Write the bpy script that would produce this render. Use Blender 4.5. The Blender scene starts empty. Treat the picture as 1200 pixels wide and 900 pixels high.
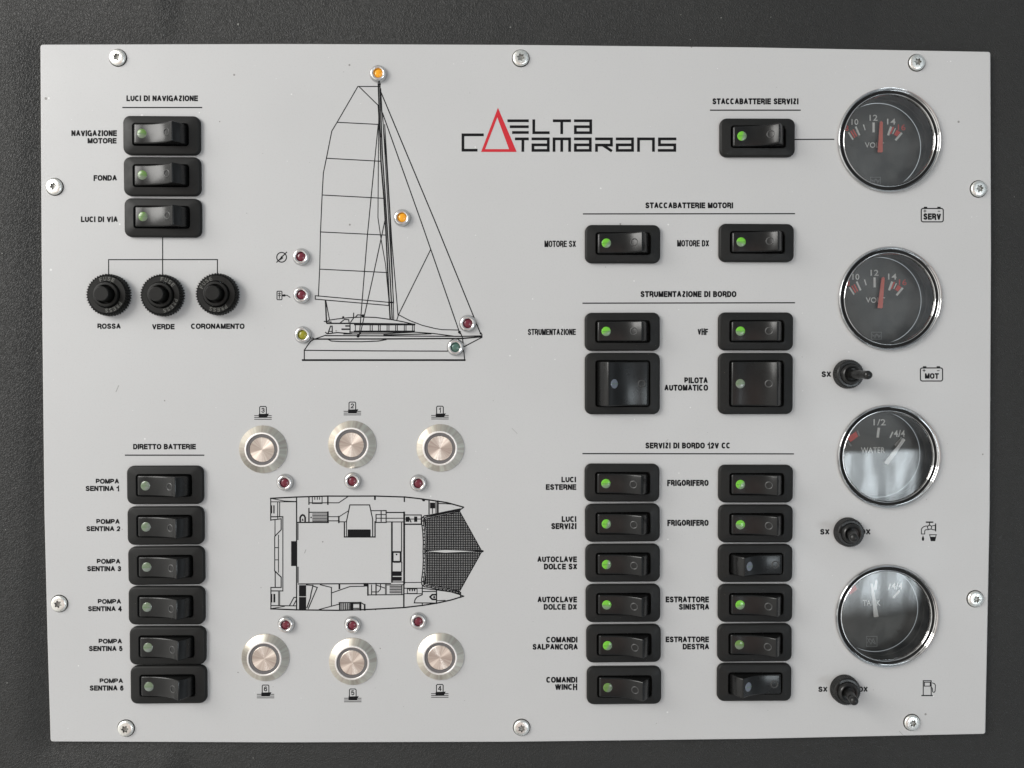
import bpy, bmesh, math, random
from mathutils import Vector, Matrix, Euler

random.seed(7)
C = bpy.context.scene
PI = math.pi

# ------------------------------------------------------------------ camera
F_PX = 900.0                     # focal length in pixels of the 1200 px wide photograph
cam_data = bpy.data.cameras.new('camera')
cam_data.sensor_width = 36.0
cam_data.lens = F_PX / 1200 * 36
cam_data.clip_start = 0.02
cam_data.clip_end = 50
cam = bpy.data.objects.new('camera', cam_data)
C.collection.objects.link(cam)
cam.location = (-0.01335, 0.01493, 0.45160)
cam.rotation_euler = Euler((math.radians(-1.0313), math.radians(-0.9775), math.radians(-0.0745)))
C.camera = cam
CAM_L = Vector(cam.location)
CAM_R = cam.rotation_euler.to_matrix()

# ------------------------------------------------------------------ surroundings: the light of the wheelhouse
world = bpy.data.worlds.new('World')
C.world = world
world.use_nodes = True
WN, WL = world.node_tree.nodes, world.node_tree.links
WN.clear()


def wn(t, **kw):
    n = WN.new(t)
    for k, v in kw.items():
        setattr(n, k, v)
    return n


def wmath(op, a, b=None, clamp=False):
    n = wn('ShaderNodeMath', operation=op, use_clamp=clamp)
    for i, v in enumerate((a, b)):
        if v is None:
            continue
        if isinstance(v, (int, float)):
            n.inputs[i].default_value = v
        else:
            WL.new(v, n.inputs[i])
    return n.outputs[0]


def wstep(x, a, b):
    n = wn('ShaderNodeMapRange', interpolation_type='SMOOTHSTEP')
    WL.new(x, n.inputs[0])
    n.inputs[1].default_value, n.inputs[2].default_value = a, b
    n.inputs[3].default_value, n.inputs[4].default_value = 0, 1
    return n.outputs[0]


wtc = wn('ShaderNodeTexCoord')
wsep = wn('ShaderNodeSeparateXYZ')
WL.new(wtc.outputs['Generated'], wsep.inputs[0])
wz = wmath('MAXIMUM', wsep.outputs[2], 0.02)
wu = wmath('DIVIDE', wsep.outputs[0], wz)      # slopes of the direction to the right / away
wv = wmath('DIVIDE', wsep.outputs[1], wz)
# soft structure of the cabin
wno = wn('ShaderNodeTexNoise')
wno.inputs['Scale'].default_value = 3.2
wno.inputs['Detail'].default_value = 4
WL.new(wtc.outputs['Generated'], wno.inputs['Vector'])
amb = wmath('MULTIPLY', wstep(wno.outputs[0], 0.42, 0.68), 0.42)
amb = wmath('ADD', amb, 0.27)
hor = wmath('MULTIPLY', wstep(wsep.outputs[2], 0.8, 0.2), 0.05)
amb = wmath('ADD', amb, hor)
# soft glow patch added to veil and lighten the two upper dials
dial_glow = wmath('MULTIPLY', wstep(wu, 0.26, 0.44), wstep(wu, 1.0, 0.7))
dial_glow = wmath('MULTIPLY', dial_glow, wmath('MULTIPLY', wstep(wv, -0.09, 0.05), wstep(wv, 0.7, 0.4)))
amb = wmath('ADD', amb, wmath('MULTIPLY', dial_glow, 0.6))
# the side that is open to daylight, low on the left
left = wmath('MULTIPLY', wstep(wsep.outputs[0], -0.3, -0.95), 0.8)
# companionway opening overhead to the right, streaked by posts
win = wmath('MULTIPLY', wstep(wu, 0.30, 0.34), wstep(wu, 0.66, 0.60))
win = wmath('MULTIPLY', win, wstep(wv, -0.088, -0.108))
win = wmath('MULTIPLY', win, wstep(wv, -0.33, -0.215))
wcomb = wn('ShaderNodeCombineXYZ')
WL.new(wmath('MULTIPLY', wu, 19.0), wcomb.inputs[0])
WL.new(wmath('MULTIPLY', wv, 5.0), wcomb.inputs[1])
wst = wn('ShaderNodeTexNoise')
wst.inputs['Scale'].default_value = 1.0
wst.inputs['Detail'].default_value = 5
WL.new(wcomb.outputs[0], wst.inputs['Vector'])
streak = wmath('ADD', wmath('MULTIPLY', wstep(wst.outputs[0], 0.36, 0.66), 0.55), 0.45)
win = wmath('MULTIPLY', wmath('MULTIPLY', win, streak), 14.0)
wtot = wmath('ADD', amb, left)
wcol = wn('ShaderNodeMix', data_type='RGBA')
WL.new(wstep(wsep.outputs[0], -0.5, 0.5), wcol.inputs[0])
wcol.inputs[6].default_value = (1.0, 0.985, 0.94, 1)
wcol.inputs[7].default_value = (0.86, 0.94, 1.0, 1)
# the warm tone of skin and clothes of the person standing before the panel
du = wmath('ADD', wu, 0.05)
dv = wmath('ADD', wv, 0.30)
rr = wmath('SQRT', wmath('ADD', wmath('MULTIPLY', du, du), wmath('MULTIPLY', dv, dv)))
pink = wn('ShaderNodeMix', data_type='RGBA')
WL.new(wmath('MULTIPLY', wmath('MULTIPLY', wstep(rr, 0.65, 0.15), wstep(wsep.outputs[2], 0.0, 0.3)), 0.75), pink.inputs[0])
WL.new(wcol.outputs[2], pink.inputs[6])
pink.inputs[7].default_value = (1.0, 0.70, 0.60, 1)
wbg = wn('ShaderNodeBackground')
WL.new(pink.outputs[2], wbg.inputs[0])
wtot = wmath('ADD', wtot, wmath('MULTIPLY', wstep(rr, 0.60, 0.12), wmath('MULTIPLY', wstep(wsep.outputs[2], 0.0, 0.3), 0.38)))  # extra glow added at the same spot to brighten the button faces
WL.new(wtot, wbg.inputs[1])
wbg2 = wn('ShaderNodeBackground')
wbg2.inputs[0].default_value = (0.86, 0.95, 1.0, 1)
WL.new(win, wbg2.inputs[1])
wadd = wn('ShaderNodeAddShader')
WL.new(wbg.outputs[0], wadd.inputs[0])
WL.new(wbg2.outputs[0], wadd.inputs[1])
wout = wn('ShaderNodeOutputWorld')
WL.new(wadd.outputs[0], wout.inputs[0])


def area(name, loc, aim, sx, sy, power, col):
    l = bpy.data.lights.new(name, 'AREA')
    l.shape = 'RECTANGLE'
    l.size, l.size_y = sx, sy
    l.energy = power
    l.color = col
    o = bpy.data.objects.new(name, l)
    C.collection.objects.link(o)
    o.location = loc
    d = Vector(aim) - Vector(loc)
    o.rotation_euler = d.to_track_quat('-Z', 'Y').to_euler()
    return o


area('window_light', (-1.62, 0.82, 1.12), (0, 0.02, 0), 1.0, 1.1, 34.5, (1.0, 0.985, 0.955))

C.view_settings.view_transform = 'Standard'
C.view_settings.look = 'None'
C.view_settings.exposure = 0.0
C.view_settings.gamma = 1.0
C.cycles.max_bounces = 8
C.cycles.transparent_max_bounces = 12

S = 0.0005018                    # metres on the panel per pixel of the photograph


def P(px, py, z=0.0):
    """the point of the plane at height z (metres) that the photograph shows at a pixel"""
    d = CAM_R @ Vector(((px - 600) / F_PX, -(py - 450) / F_PX, -1))
    t = (z - CAM_L.z) / d.z
    return CAM_L + d * t


# ------------------------------------------------------------------ materials
def new_mat(name):
    m = bpy.data.materials.new(name)
    m.use_nodes = True
    n, l = m.node_tree.nodes, m.node_tree.links
    return m, n, l, n['Principled BSDF']


def simple(name, col, rough=0.5, metal=0.0, spec=0.5, coat=0.0, bump=0.0, bscale=900.0, trans=0.0, ior=1.5,
           vary=0.0, vscale=60.0):
    m, n, l, b = new_mat(name)
    b.inputs['Base Color'].default_value = (*col, 1)
    b.inputs['Roughness'].default_value = rough
    b.inputs['Metallic'].default_value = metal
    b.inputs['Specular IOR Level'].default_value = spec
    b.inputs['Coat Weight'].default_value = coat
    b.inputs['Coat Roughness'].default_value = 0.05
    b.inputs['Transmission Weight'].default_value = trans
    b.inputs['IOR'].default_value = ior
    tc = n.new('ShaderNodeTexCoord')
    if bump:
        t = n.new('ShaderNodeTexNoise')
        t.inputs['Scale'].default_value = bscale
        t.inputs['Detail'].default_value = 3
        l.new(tc.outputs['Object'], t.inputs['Vector'])
        bp = n.new('ShaderNodeBump')
        bp.inputs['Strength'].default_value = bump
        bp.inputs['Distance'].default_value = 0.0003
        l.new(t.outputs[0], bp.inputs['Height'])
        l.new(bp.outputs[0], b.inputs['Normal'])
    if vary:
        t = n.new('ShaderNodeTexNoise')
        t.inputs['Scale'].default_value = vscale
        t.inputs['Detail'].default_value = 4
        l.new(tc.outputs['Object'], t.inputs['Vector'])
        mr = n.new('ShaderNodeMapRange')
        mr.inputs[1].default_value, mr.inputs[2].default_value = 0.3, 0.7
        mr.inputs[3].default_value, mr.inputs[4].default_value = rough - vary, rough + vary
        l.new(t.outputs[0], mr.inputs[0])
        l.new(mr.outputs[0], b.inputs['Roughness'])
    return m


def specks(n, l, coord, scale, thr, seed):
    """a mask of sparse small irregular specks"""
    mp = n.new('ShaderNodeMapping')
    mp.inputs['Location'].default_value = (seed * 3.1, seed * 1.7, seed)
    l.new(coord, mp.inputs[0])
    v = n.new('ShaderNodeTexVoronoi')
    v.inputs['Scale'].default_value = scale
    l.new(mp.outputs[0], v.inputs['Vector'])
    no = n.new('ShaderNodeTexNoise')
    no.inputs['Scale'].default_value = scale * 0.33
    no.inputs['Detail'].default_value = 5
    l.new(mp.outputs[0], no.inputs['Vector'])
    # speck radius is different in each cell and zero in most of them
    sp = n.new('ShaderNodeSeparateColor')
    l.new(v.outputs['Color'], sp.inputs[0])
    r = n.new('ShaderNodeMapRange')
    r.inputs[1].default_value, r.inputs[2].default_value = thr, 1.0
    r.inputs[3].default_value, r.inputs[4].default_value = 0.0, 0.17
    l.new(sp.outputs[0], r.inputs[0])
    wob = n.new('ShaderNodeMath')
    wob.operation = 'MULTIPLY'
    l.new(r.outputs[0], wob.inputs[0])
    l.new(no.outputs[0], wob.inputs[1])
    lt = n.new('ShaderNodeMath')
    lt.operation = 'LESS_THAN'
    l.new(v.outputs['Distance'], lt.inputs[0])
    l.new(wob.outputs[0], lt.inputs[1])
    return lt.outputs[0]


def mixcol(n, l, fac, a, b, scale=1.0):
    m = n.new('ShaderNodeMix')
    m.data_type = 'RGBA'
    if scale != 1.0:
        k = n.new('ShaderNodeMath')
        k.operation = 'MULTIPLY'
        l.new(fac, k.inputs[0])
        k.inputs[1].default_value = scale
        fac = k.outputs[0]
    l.new(fac, m.inputs[0])
    for i, v in ((6, a), (7, b)):
        if isinstance(v, tuple):
            m.inputs[i].default_value = (*v, 1)
        else:
            l.new(v, m.inputs[i])
    return m.outputs[2]


def make_plate_mat():
    m, n, l, b = new_mat('satin grey panel')
    tc = n.new('ShaderNodeTexCoord')
    co = tc.outputs['Object']
    t = n.new('ShaderNodeTexNoise')
    t.inputs['Scale'].default_value = 9
    t.inputs['Detail'].default_value = 5
    l.new(co, t.inputs['Vector'])
    col = mixcol(n, l, t.outputs[0], (0.510, 0.508, 0.506), (0.560, 0.558, 0.556))
    fg = n.new('ShaderNodeTexNoise')
    fg.inputs['Scale'].default_value = 1100
    fg.inputs['Detail'].default_value = 2
    l.new(co, fg.inputs['Vector'])
    fr_ = n.new('ShaderNodeMapRange')
    fr_.inputs[1].default_value, fr_.inputs[2].default_value = 0.55, 0.8
    l.new(fg.outputs[0], fr_.inputs[0])
    col = mixcol(n, l, fr_.outputs[0], col, (0.44, 0.44, 0.445), 0.4)
    col = mixcol(n, l, specks(n, l, co, 120, 0.88, 1), col, (0.16, 0.15, 0.14), 0.75)
    col = mixcol(n, l, specks(n, l, co, 150, 0.84, 5), col, (0.75, 0.75, 0.74), 0.8)
    col = mixcol(n, l, specks(n, l, co, 330, 0.93, 9), col, (0.80, 0.80, 0.79), 0.8)
    col = mixcol(n, l, specks(n, l, co, 300, 0.95, 12), col, (0.20, 0.19, 0.18), 0.6)
    # faint smudges left by fingers
    sm = n.new('ShaderNodeTexNoise')
    sm.inputs['Scale'].default_value = 26
    sm.inputs['Detail'].default_value = 6
    l.new(co, sm.inputs['Vector'])
    mr = n.new('ShaderNodeMapRange')
    mr.inputs[1].default_value, mr.inputs[2].default_value = 0.35, 0.75
    mr.inputs[3].default_value, mr.inputs[4].default_value = 0.36, 0.56
    l.new(sm.outputs[0], mr.inputs[0])
    l.new(mr.outputs[0], b.inputs['Roughness'])
    l.new(col, b.inputs['Base Color'])
    b.inputs['Specular IOR Level'].default_value = 0.4
    g = n.new('ShaderNodeTexNoise')
    g.inputs['Scale'].default_value = 2600
    l.new(co, g.inputs['Vector'])
    bp = n.new('ShaderNodeBump')
    bp.inputs['Strength'].default_value = 0.04
    bp.inputs['Distance'].default_value = 0.0002
    l.new(g.outputs[0], bp.inputs['Height'])
    l.new(bp.outputs[0], b.inputs['Normal'])
    return m


def make_leather_mat():
    m, n, l, b = new_mat('black leatherette')
    tc = n.new('ShaderNodeTexCoord')
    co = tc.outputs['Object']
    big = n.new('ShaderNodeTexNoise')
    big.inputs['Scale'].default_value = 14
    big.inputs['Detail'].default_value = 6
    l.new(co, big.inputs['Vector'])
    col = mixcol(n, l, big.outputs[0], (0.017, 0.017, 0.0165), (0.028, 0.028, 0.0265))
    col = mixcol(n, l, specks(n, l, co, 170, 0.80, 2), col, (0.30, 0.30, 0.28), 0.7)
    l.new(col, b.inputs['Base Color'])
    vor = n.new('ShaderNodeTexVoronoi')
    vor.inputs['Scale'].default_value = 780
    vor.feature = 'DISTANCE_TO_EDGE'
    dist = n.new('ShaderNodeTexNoise')
    dist.inputs['Scale'].default_value = 420
    dist.inputs['Detail'].default_value = 4
    l.new(co, dist.inputs['Vector'])
    wob = n.new('ShaderNodeVectorMath')
    wob.operation = 'MULTIPLY_ADD'
    l.new(dist.outputs['Color'], wob.inputs[0])
    wob.inputs[1].default_value = (0.003, 0.003, 0.003)
    l.new(co, wob.inputs[2])
    l.new(wob.outputs[0], vor.inputs['Vector'])
    gr = n.new('ShaderNodeMapRange')
    gr.inputs[1].default_value, gr.inputs[2].default_value = 0.0, 0.25
    l.new(vor.outputs['Distance'], gr.inputs[0])
    # long shallow creases
    cr = n.new('ShaderNodeTexNoise')
    cr.inputs['Scale'].default_value = 42
    cr.inputs['Detail'].default_value = 8
    cr.inputs['Roughness'].default_value = 0.7
    l.new(co, cr.inputs['Vector'])
    add = n.new('ShaderNodeMath')
    add.operation = 'MULTIPLY_ADD'
    l.new(cr.outputs[0], add.inputs[0])
    add.inputs[1].default_value = 4.5
    l.new(gr.outputs[0], add.inputs[2])
    bp = n.new('ShaderNodeBump')
    bp.inputs['Strength'].default_value = 0.45
    bp.inputs['Distance'].default_value = 0.0006
    l.new(add.outputs[0], bp.inputs['Height'])
    l.new(bp.outputs[0], b.inputs['Normal'])
    b.inputs['Roughness'].default_value = 0.42
    b.inputs['Specular IOR Level'].default_value = 0.37
    return m


def make_bezel_plastic():
    m, n, l, b = new_mat('black moulded plastic')
    tc = n.new('ShaderNodeTexCoord')
    oi = n.new('ShaderNodeObjectInfo')
    ad = n.new('ShaderNodeVectorMath')
    ad.operation = 'ADD'
    l.new(tc.outputs['Object'], ad.inputs[0])
    l.new(oi.outputs['Random'], ad.inputs[1])
    co = ad.outputs[0]
    col = mixcol(n, l, specks(n, l, co, 620, 0.80, 3), (0.014, 0.014, 0.0135), (0.30, 0.27, 0.22), 0.55)
    l.new(col, b.inputs['Base Color'])
    b.inputs['Specular IOR Level'].default_value = 0.22
    t = n.new('ShaderNodeTexNoise')
    t.inputs['Scale'].default_value = 190
    t.inputs['Detail'].default_value = 5
    l.new(co, t.inputs['Vector'])
    mr = n.new('ShaderNodeMapRange')
    mr.inputs[1].default_value, mr.inputs[2].default_value = 0.3, 0.7
    mr.inputs[3].default_value, mr.inputs[4].default_value = 0.40, 0.52
    l.new(t.outputs[0], mr.inputs[0])
    l.new(mr.outputs[0], b.inputs['Roughness'])
    g = n.new('ShaderNodeTexNoise')
    g.inputs['Scale'].default_value = 2600
    l.new(co, g.inputs['Vector'])
    bp = n.new('ShaderNodeBump')
    bp.inputs['Strength'].default_value = 0.12
    bp.inputs['Distance'].default_value = 0.0002
    l.new(g.outputs[0], bp.inputs['Height'])
    l.new(bp.outputs[0], b.inputs['Normal'])
    return m


def make_spun(name, col, rough):
    """turned steel: fine concentric grooves give the hourglass sheen"""
    m, n, l, b = new_mat(name)
    b.inputs['Base Color'].default_value = (*col, 1)
    b.inputs['Metallic'].default_value = 1.0
    b.inputs['Roughness'].default_value = rough
    b.inputs['Anisotropic'].default_value = 0.85
    tg = n.new('ShaderNodeTangent')
    tg.direction_type = 'RADIAL'
    tg.axis = 'Z'
    l.new(tg.outputs[0], b.inputs['Tangent'])
    # fine differences from one angle to the next
    tc = n.new('ShaderNodeTexCoord')
    sx = n.new('ShaderNodeSeparateXYZ')
    l.new(tc.outputs['Object'], sx.inputs[0])
    at = n.new('ShaderNodeMath')
    at.operation = 'ARCTAN2'
    l.new(sx.outputs[1], at.inputs[0])
    l.new(sx.outputs[0], at.inputs[1])
    oi = n.new('ShaderNodeObjectInfo')
    k = n.new('ShaderNodeMath')
    k.operation = 'MULTIPLY_ADD'
    l.new(oi.outputs['Random'], k.inputs[0])
    k.inputs[1].default_value = 40
    l.new(at.outputs[0], k.inputs[2])
    t = n.new('ShaderNodeTexNoise')
    t.noise_dimensions = '1D'
    t.inputs['Scale'].default_value = 5.0
    t.inputs['Detail'].default_value = 5
    l.new(k.outputs[0], t.inputs['W'])
    c = mixcol(n, l, t.outputs[0], tuple(x * 0.6 for x in col), tuple(min(1, x * 1.25) for x in col))
    l.new(c, b.inputs['Base Color'])
    return m


def make_lens_mat(name, c0, c1):
    """lens cap whose base colour fades from green on one side to grey on the other"""
    m, n, l, b = new_mat(name)
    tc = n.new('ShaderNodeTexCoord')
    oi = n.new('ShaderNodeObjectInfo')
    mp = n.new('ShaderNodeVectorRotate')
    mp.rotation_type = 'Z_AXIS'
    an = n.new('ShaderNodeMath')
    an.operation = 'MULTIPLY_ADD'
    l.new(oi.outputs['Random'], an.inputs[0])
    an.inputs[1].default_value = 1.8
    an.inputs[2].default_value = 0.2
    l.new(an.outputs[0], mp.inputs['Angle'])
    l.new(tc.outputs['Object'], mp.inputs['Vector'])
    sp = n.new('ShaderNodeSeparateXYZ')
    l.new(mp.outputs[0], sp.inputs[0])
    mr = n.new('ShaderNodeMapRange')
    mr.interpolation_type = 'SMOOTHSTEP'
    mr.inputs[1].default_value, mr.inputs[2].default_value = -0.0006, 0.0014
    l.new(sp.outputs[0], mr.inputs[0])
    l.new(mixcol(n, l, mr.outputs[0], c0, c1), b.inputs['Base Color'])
    b.inputs['Roughness'].default_value = 0.25
    b.inputs['Coat Weight'].default_value = 0.4
    return m


M = {}
M['plate'] = make_plate_mat()
M['leather'] = make_leather_mat()
M['bezel'] = make_bezel_plastic()
M['rocker'] = simple('glossy black plastic', (0.006, 0.006, 0.006), 0.25, spec=0.40, vary=0.04, vscale=120)
M['mark'] = simple('moulded mark', (0.05, 0.05, 0.05), 0.35)
M['black'] = simple('dark opening', (0.004, 0.004, 0.004), 0.8)
M['ink'] = simple('black ink', (0.008, 0.008, 0.009), 0.6, spec=0.12)
M['ink_soft'] = simple('thin black ink', (0.10, 0.10, 0.10), 0.55, spec=0.3)
M['red_ink'] = simple('red ink', (0.56, 0.022, 0.035), 0.5, spec=0.3)
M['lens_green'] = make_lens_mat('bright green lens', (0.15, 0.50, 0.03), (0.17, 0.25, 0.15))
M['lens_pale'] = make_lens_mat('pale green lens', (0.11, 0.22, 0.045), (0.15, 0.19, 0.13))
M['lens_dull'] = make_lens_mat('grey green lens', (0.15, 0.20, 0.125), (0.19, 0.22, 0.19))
M['lens_blue'] = simple('smoky lens', (0.16, 0.18, 0.22), 0.22, coat=0.4)
M['lens_bar'] = simple('lens bar', (0.07, 0.16, 0.05), 0.3)
M['chrome'] = simple('chrome', (0.56, 0.56, 0.56), 0.08, 1.0, vary=0.04, vscale=300)
M['bright'] = simple('bright nickel', (0.80, 0.80, 0.79), 0.16, 1.0)
M['lip'] = simple('polished lip', (1.0, 0.97, 0.94), 0.5, 1.0)
M['screw'] = simple('zinc plated steel', (0.90, 0.90, 0.86), 0.34, 1.0, vary=0.12, vscale=900, bump=0.35, bscale=1100)
M['recess'] = simple('darker steel recess', (0.33, 0.33, 0.31), 0.4, 0.9, bump=0.5, bscale=1400)  # darker steel colour inside the screw head
M['led_orange'] = simple('orange lens', (0.95, 0.40, 0.015), 0.2, coat=0.3)
M['led_red'] = simple('dark red lens', (0.15, 0.010, 0.026), 0.22, coat=0.6)
M['led_yellow'] = simple('olive yellow lens', (0.29, 0.27, 0.015), 0.2, coat=0.4)
M['led_green'] = simple('grey green lens cap', (0.07, 0.15, 0.12), 0.2, coat=0.4)
M['spun_face'] = make_spun('spun steel', (1.0, 0.78, 0.70), 0.38)
M['spun_ring'] = make_spun('turned steel', (1.0, 0.81, 0.70), 0.34)
M['light_ring'] = simple('grey translucent ring', (0.155, 0.145, 0.145), 0.5, spec=0.2)
M['rubber'] = simple('black rubber', (0.009, 0.009, 0.0088), 0.30, spec=0.45, bump=0.12, bscale=1800, vary=0.08, vscale=300)
M['fuse'] = simple('black bakelite', (0.0085, 0.0085, 0.0078), 0.42, spec=0.24, bump=0.1, bscale=1500, vary=0.08, vscale=260)
M['raised'] = simple('worn lit raised letters', (0.12, 0.12, 0.11), 0.3)  # grey of wear, made paler so the flat letters look lit
M['dial'] = simple('dark dial', (0.10, 0.10, 0.094), 0.5)
M['cup'] = simple('dial housing', (0.13, 0.13, 0.125), 0.45)
M['dial_white'] = simple('dial white', (0.93, 0.92, 0.90), 0.5)
M['dial_red'] = simple('dial red', (0.88, 0.11, 0.09), 0.5)
M['needle_red'] = simple('needle red', (0.98, 0.20, 0.15), 0.4)
M['dial_grey'] = simple('dial grey print', (0.27, 0.27, 0.27), 0.5)
M['scuff'] = simple('scuffed paint', (0.33, 0.33, 0.32), 0.5)


def make_glass():
    m, n, l, b = new_mat('clear lens glass')
    n.remove(b)
    out = n['Material Output']
    tr = n.new('ShaderNodeBsdfTransparent')
    tr.inputs[0].default_value = (0.96, 0.97, 0.96, 1)
    gl = n.new('ShaderNodeBsdfGlossy')
    gl.inputs['Roughness'].default_value = 0.015
    fr = n.new('ShaderNodeFresnel')
    fr.inputs[0].default_value = 1.6
    # thin film of dust that also paints a reflected veil over the dials
    df = n.new('ShaderNodeBsdfDiffuse')
    df.inputs[0].default_value = (0.5, 0.5, 0.48, 1)
    mx = n.new('ShaderNodeMixShader')
    l.new(fr.outputs[0], mx.inputs[0])
    l.new(tr.outputs[0], mx.inputs[1])
    l.new(gl.outputs[0], mx.inputs[2])
    mx2 = n.new('ShaderNodeMixShader')
    tc = n.new('ShaderNodeTexCoord')
    t = n.new('ShaderNodeTexNoise')
    t.inputs['Scale'].default_value = 90
    t.inputs['Detail'].default_value = 6
    l.new(tc.outputs['Object'], t.inputs['Vector'])
    mr = n.new('ShaderNodeMapRange')
    mr.inputs[1].default_value, mr.inputs[2].default_value = 0.4, 0.75
    mr.inputs[3].default_value, mr.inputs[4].default_value = 0.0, 0.07
    l.new(t.outputs[0], mr.inputs[0])
    l.new(mr.outputs[0], mx2.inputs[0])
    l.new(mx.outputs[0], mx2.inputs[1])
    l.new(df.outputs[0], mx2.inputs[2])
    l.new(mx2.outputs[0], out.inputs[0])
    return m


M['glass'] = make_glass()


# ------------------------------------------------------------------ mesh helpers (local units: photo pixels on the panel)
class MB:
    def __init__(self):
        self.v, self.f, self.m = [], [], []

    def face(self, pts, mat=0):
        i = len(self.v)
        self.v += [tuple(p) for p in pts]
        self.f.append(tuple(range(i, i + len(pts))))
        self.m.append(mat)

    def loft(self, loops, mat=0, cap0=False, cap1=False, closed=True):
        base = len(self.v)
        n = len(loops[0])
        for lp in loops:
            self.v += [tuple(p) for p in lp]
        for k in range(len(loops) - 1):
            for i in range(n if closed else n - 1):
                j = (i + 1) % n
                a, b = base + k * n, base + (k + 1) * n
                self.f.append((a + i, a + j, b + j, b + i))
                self.m.append(mat)
        if cap0:
            self.f.append(tuple(base + i for i in reversed(range(n))))
            self.m.append(mat)
        if cap1:
            o = base + (len(loops) - 1) * n
            self.f.append(tuple(o + i for i in range(n)))
            self.m.append(mat)

    def lathe(self, prof, n=48, mat=0, c=(0, 0), cap0=False, cap1=False, teeth=None):
        loops = []
        for k, (r, z) in enumerate(prof):
            lp = []
            for i in range(n):
                a = 2 * PI * i / n
                rr = r
                if teeth and k in teeth[0]:
                    rr = r - (teeth[1] if i % 2 else 0)
                lp.append((c[0] + rr * math.cos(a), c[1] + rr * math.sin(a), z))
            loops.append(lp)
        self.loft(loops, mat, cap0, cap1)

    def tube(self, p0, p1, prof, n=20, mat=0):
        """prof: (fraction along, radius)"""
        p0, p1 = Vector(p0), Vector(p1)
        d = (p1 - p0)
        q = d.to_track_quat('Z', 'Y').to_matrix()
        loops = []
        for t, r in prof:
            c = p0 + d * t
            loops.append([tuple(c + q @ Vector((r * math.cos(2 * PI * i / n), r * math.sin(2 * PI * i / n), 0)))
                          for i in range(n)])
        self.loft(loops, mat, True, True)

    def build(self, name, mats, parent=None, loc=(0, 0, 0), k=None, smooth=35):
        k = S if k is None else k
        me = bpy.data.meshes.new(name)
        me.from_pydata([(x * k, y * k, z * k) for x, y, z in self.v], [], self.f)
        if not isinstance(mats, (list, tuple)):
            mats = [mats]
        for m in mats:
            me.materials.append(m)
        me.polygons.foreach_set('material_index', self.m)
        bm = bmesh.new()
        bm.from_mesh(me)
        bmesh.ops.remove_doubles(bm, verts=bm.verts, dist=1e-7)
        bm.normal_update()
        bm.to_mesh(me)
        bm.free()
        if smooth:
            me.polygons.foreach_set('use_smooth', [True] * len(me.polygons))
            me.set_sharp_from_angle(angle=math.radians(smooth))
        me.update()
        o = bpy.data.objects.new(name, me)
        C.collection.objects.link(o)
        o.location = loc
        if parent:
            o.parent = parent
        return o


def rrect(w, h, r, z, n=6, cx=0, cy=0):
    pts = []
    for sx, sy, a0 in ((1, 1, 0), (-1, 1, 90), (-1, -1, 180), (1, -1, 270)):
        for i in range(n + 1):
            a = math.radians(a0 + 90 * i / n)
            pts.append((cx + sx * (w / 2 - r) + r * math.cos(a), cy + sy * (h / 2 - r) + r * math.sin(a), z))
    return pts


def thing(name, label, cat, loc=(0, 0, 0), group=None):
    o = bpy.data.objects.new(name, None)
    o.empty_display_size = 0.005
    C.collection.objects.link(o)
    o.location = loc
    o['label'] = label
    o['category'] = cat
    if group:
        o['group'] = group
    return o


def dup(root, label, loc, parent=None):
    r = root.copy()
    C.collection.objects.link(r)
    if parent is None:
        r.location = loc
        r['label'] = label
    else:
        r.parent = parent
    for ch in list(root.children):
        dup(ch, None, None, r)
    return r


def at(px, py, z=0.0):
    p = P(px, py, z)
    return (p.x, p.y, z)


# flat print: every point is a photo pixel laid on the plane z, the object's origin at the print's middle
LINE_GAIN = 1.12


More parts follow.
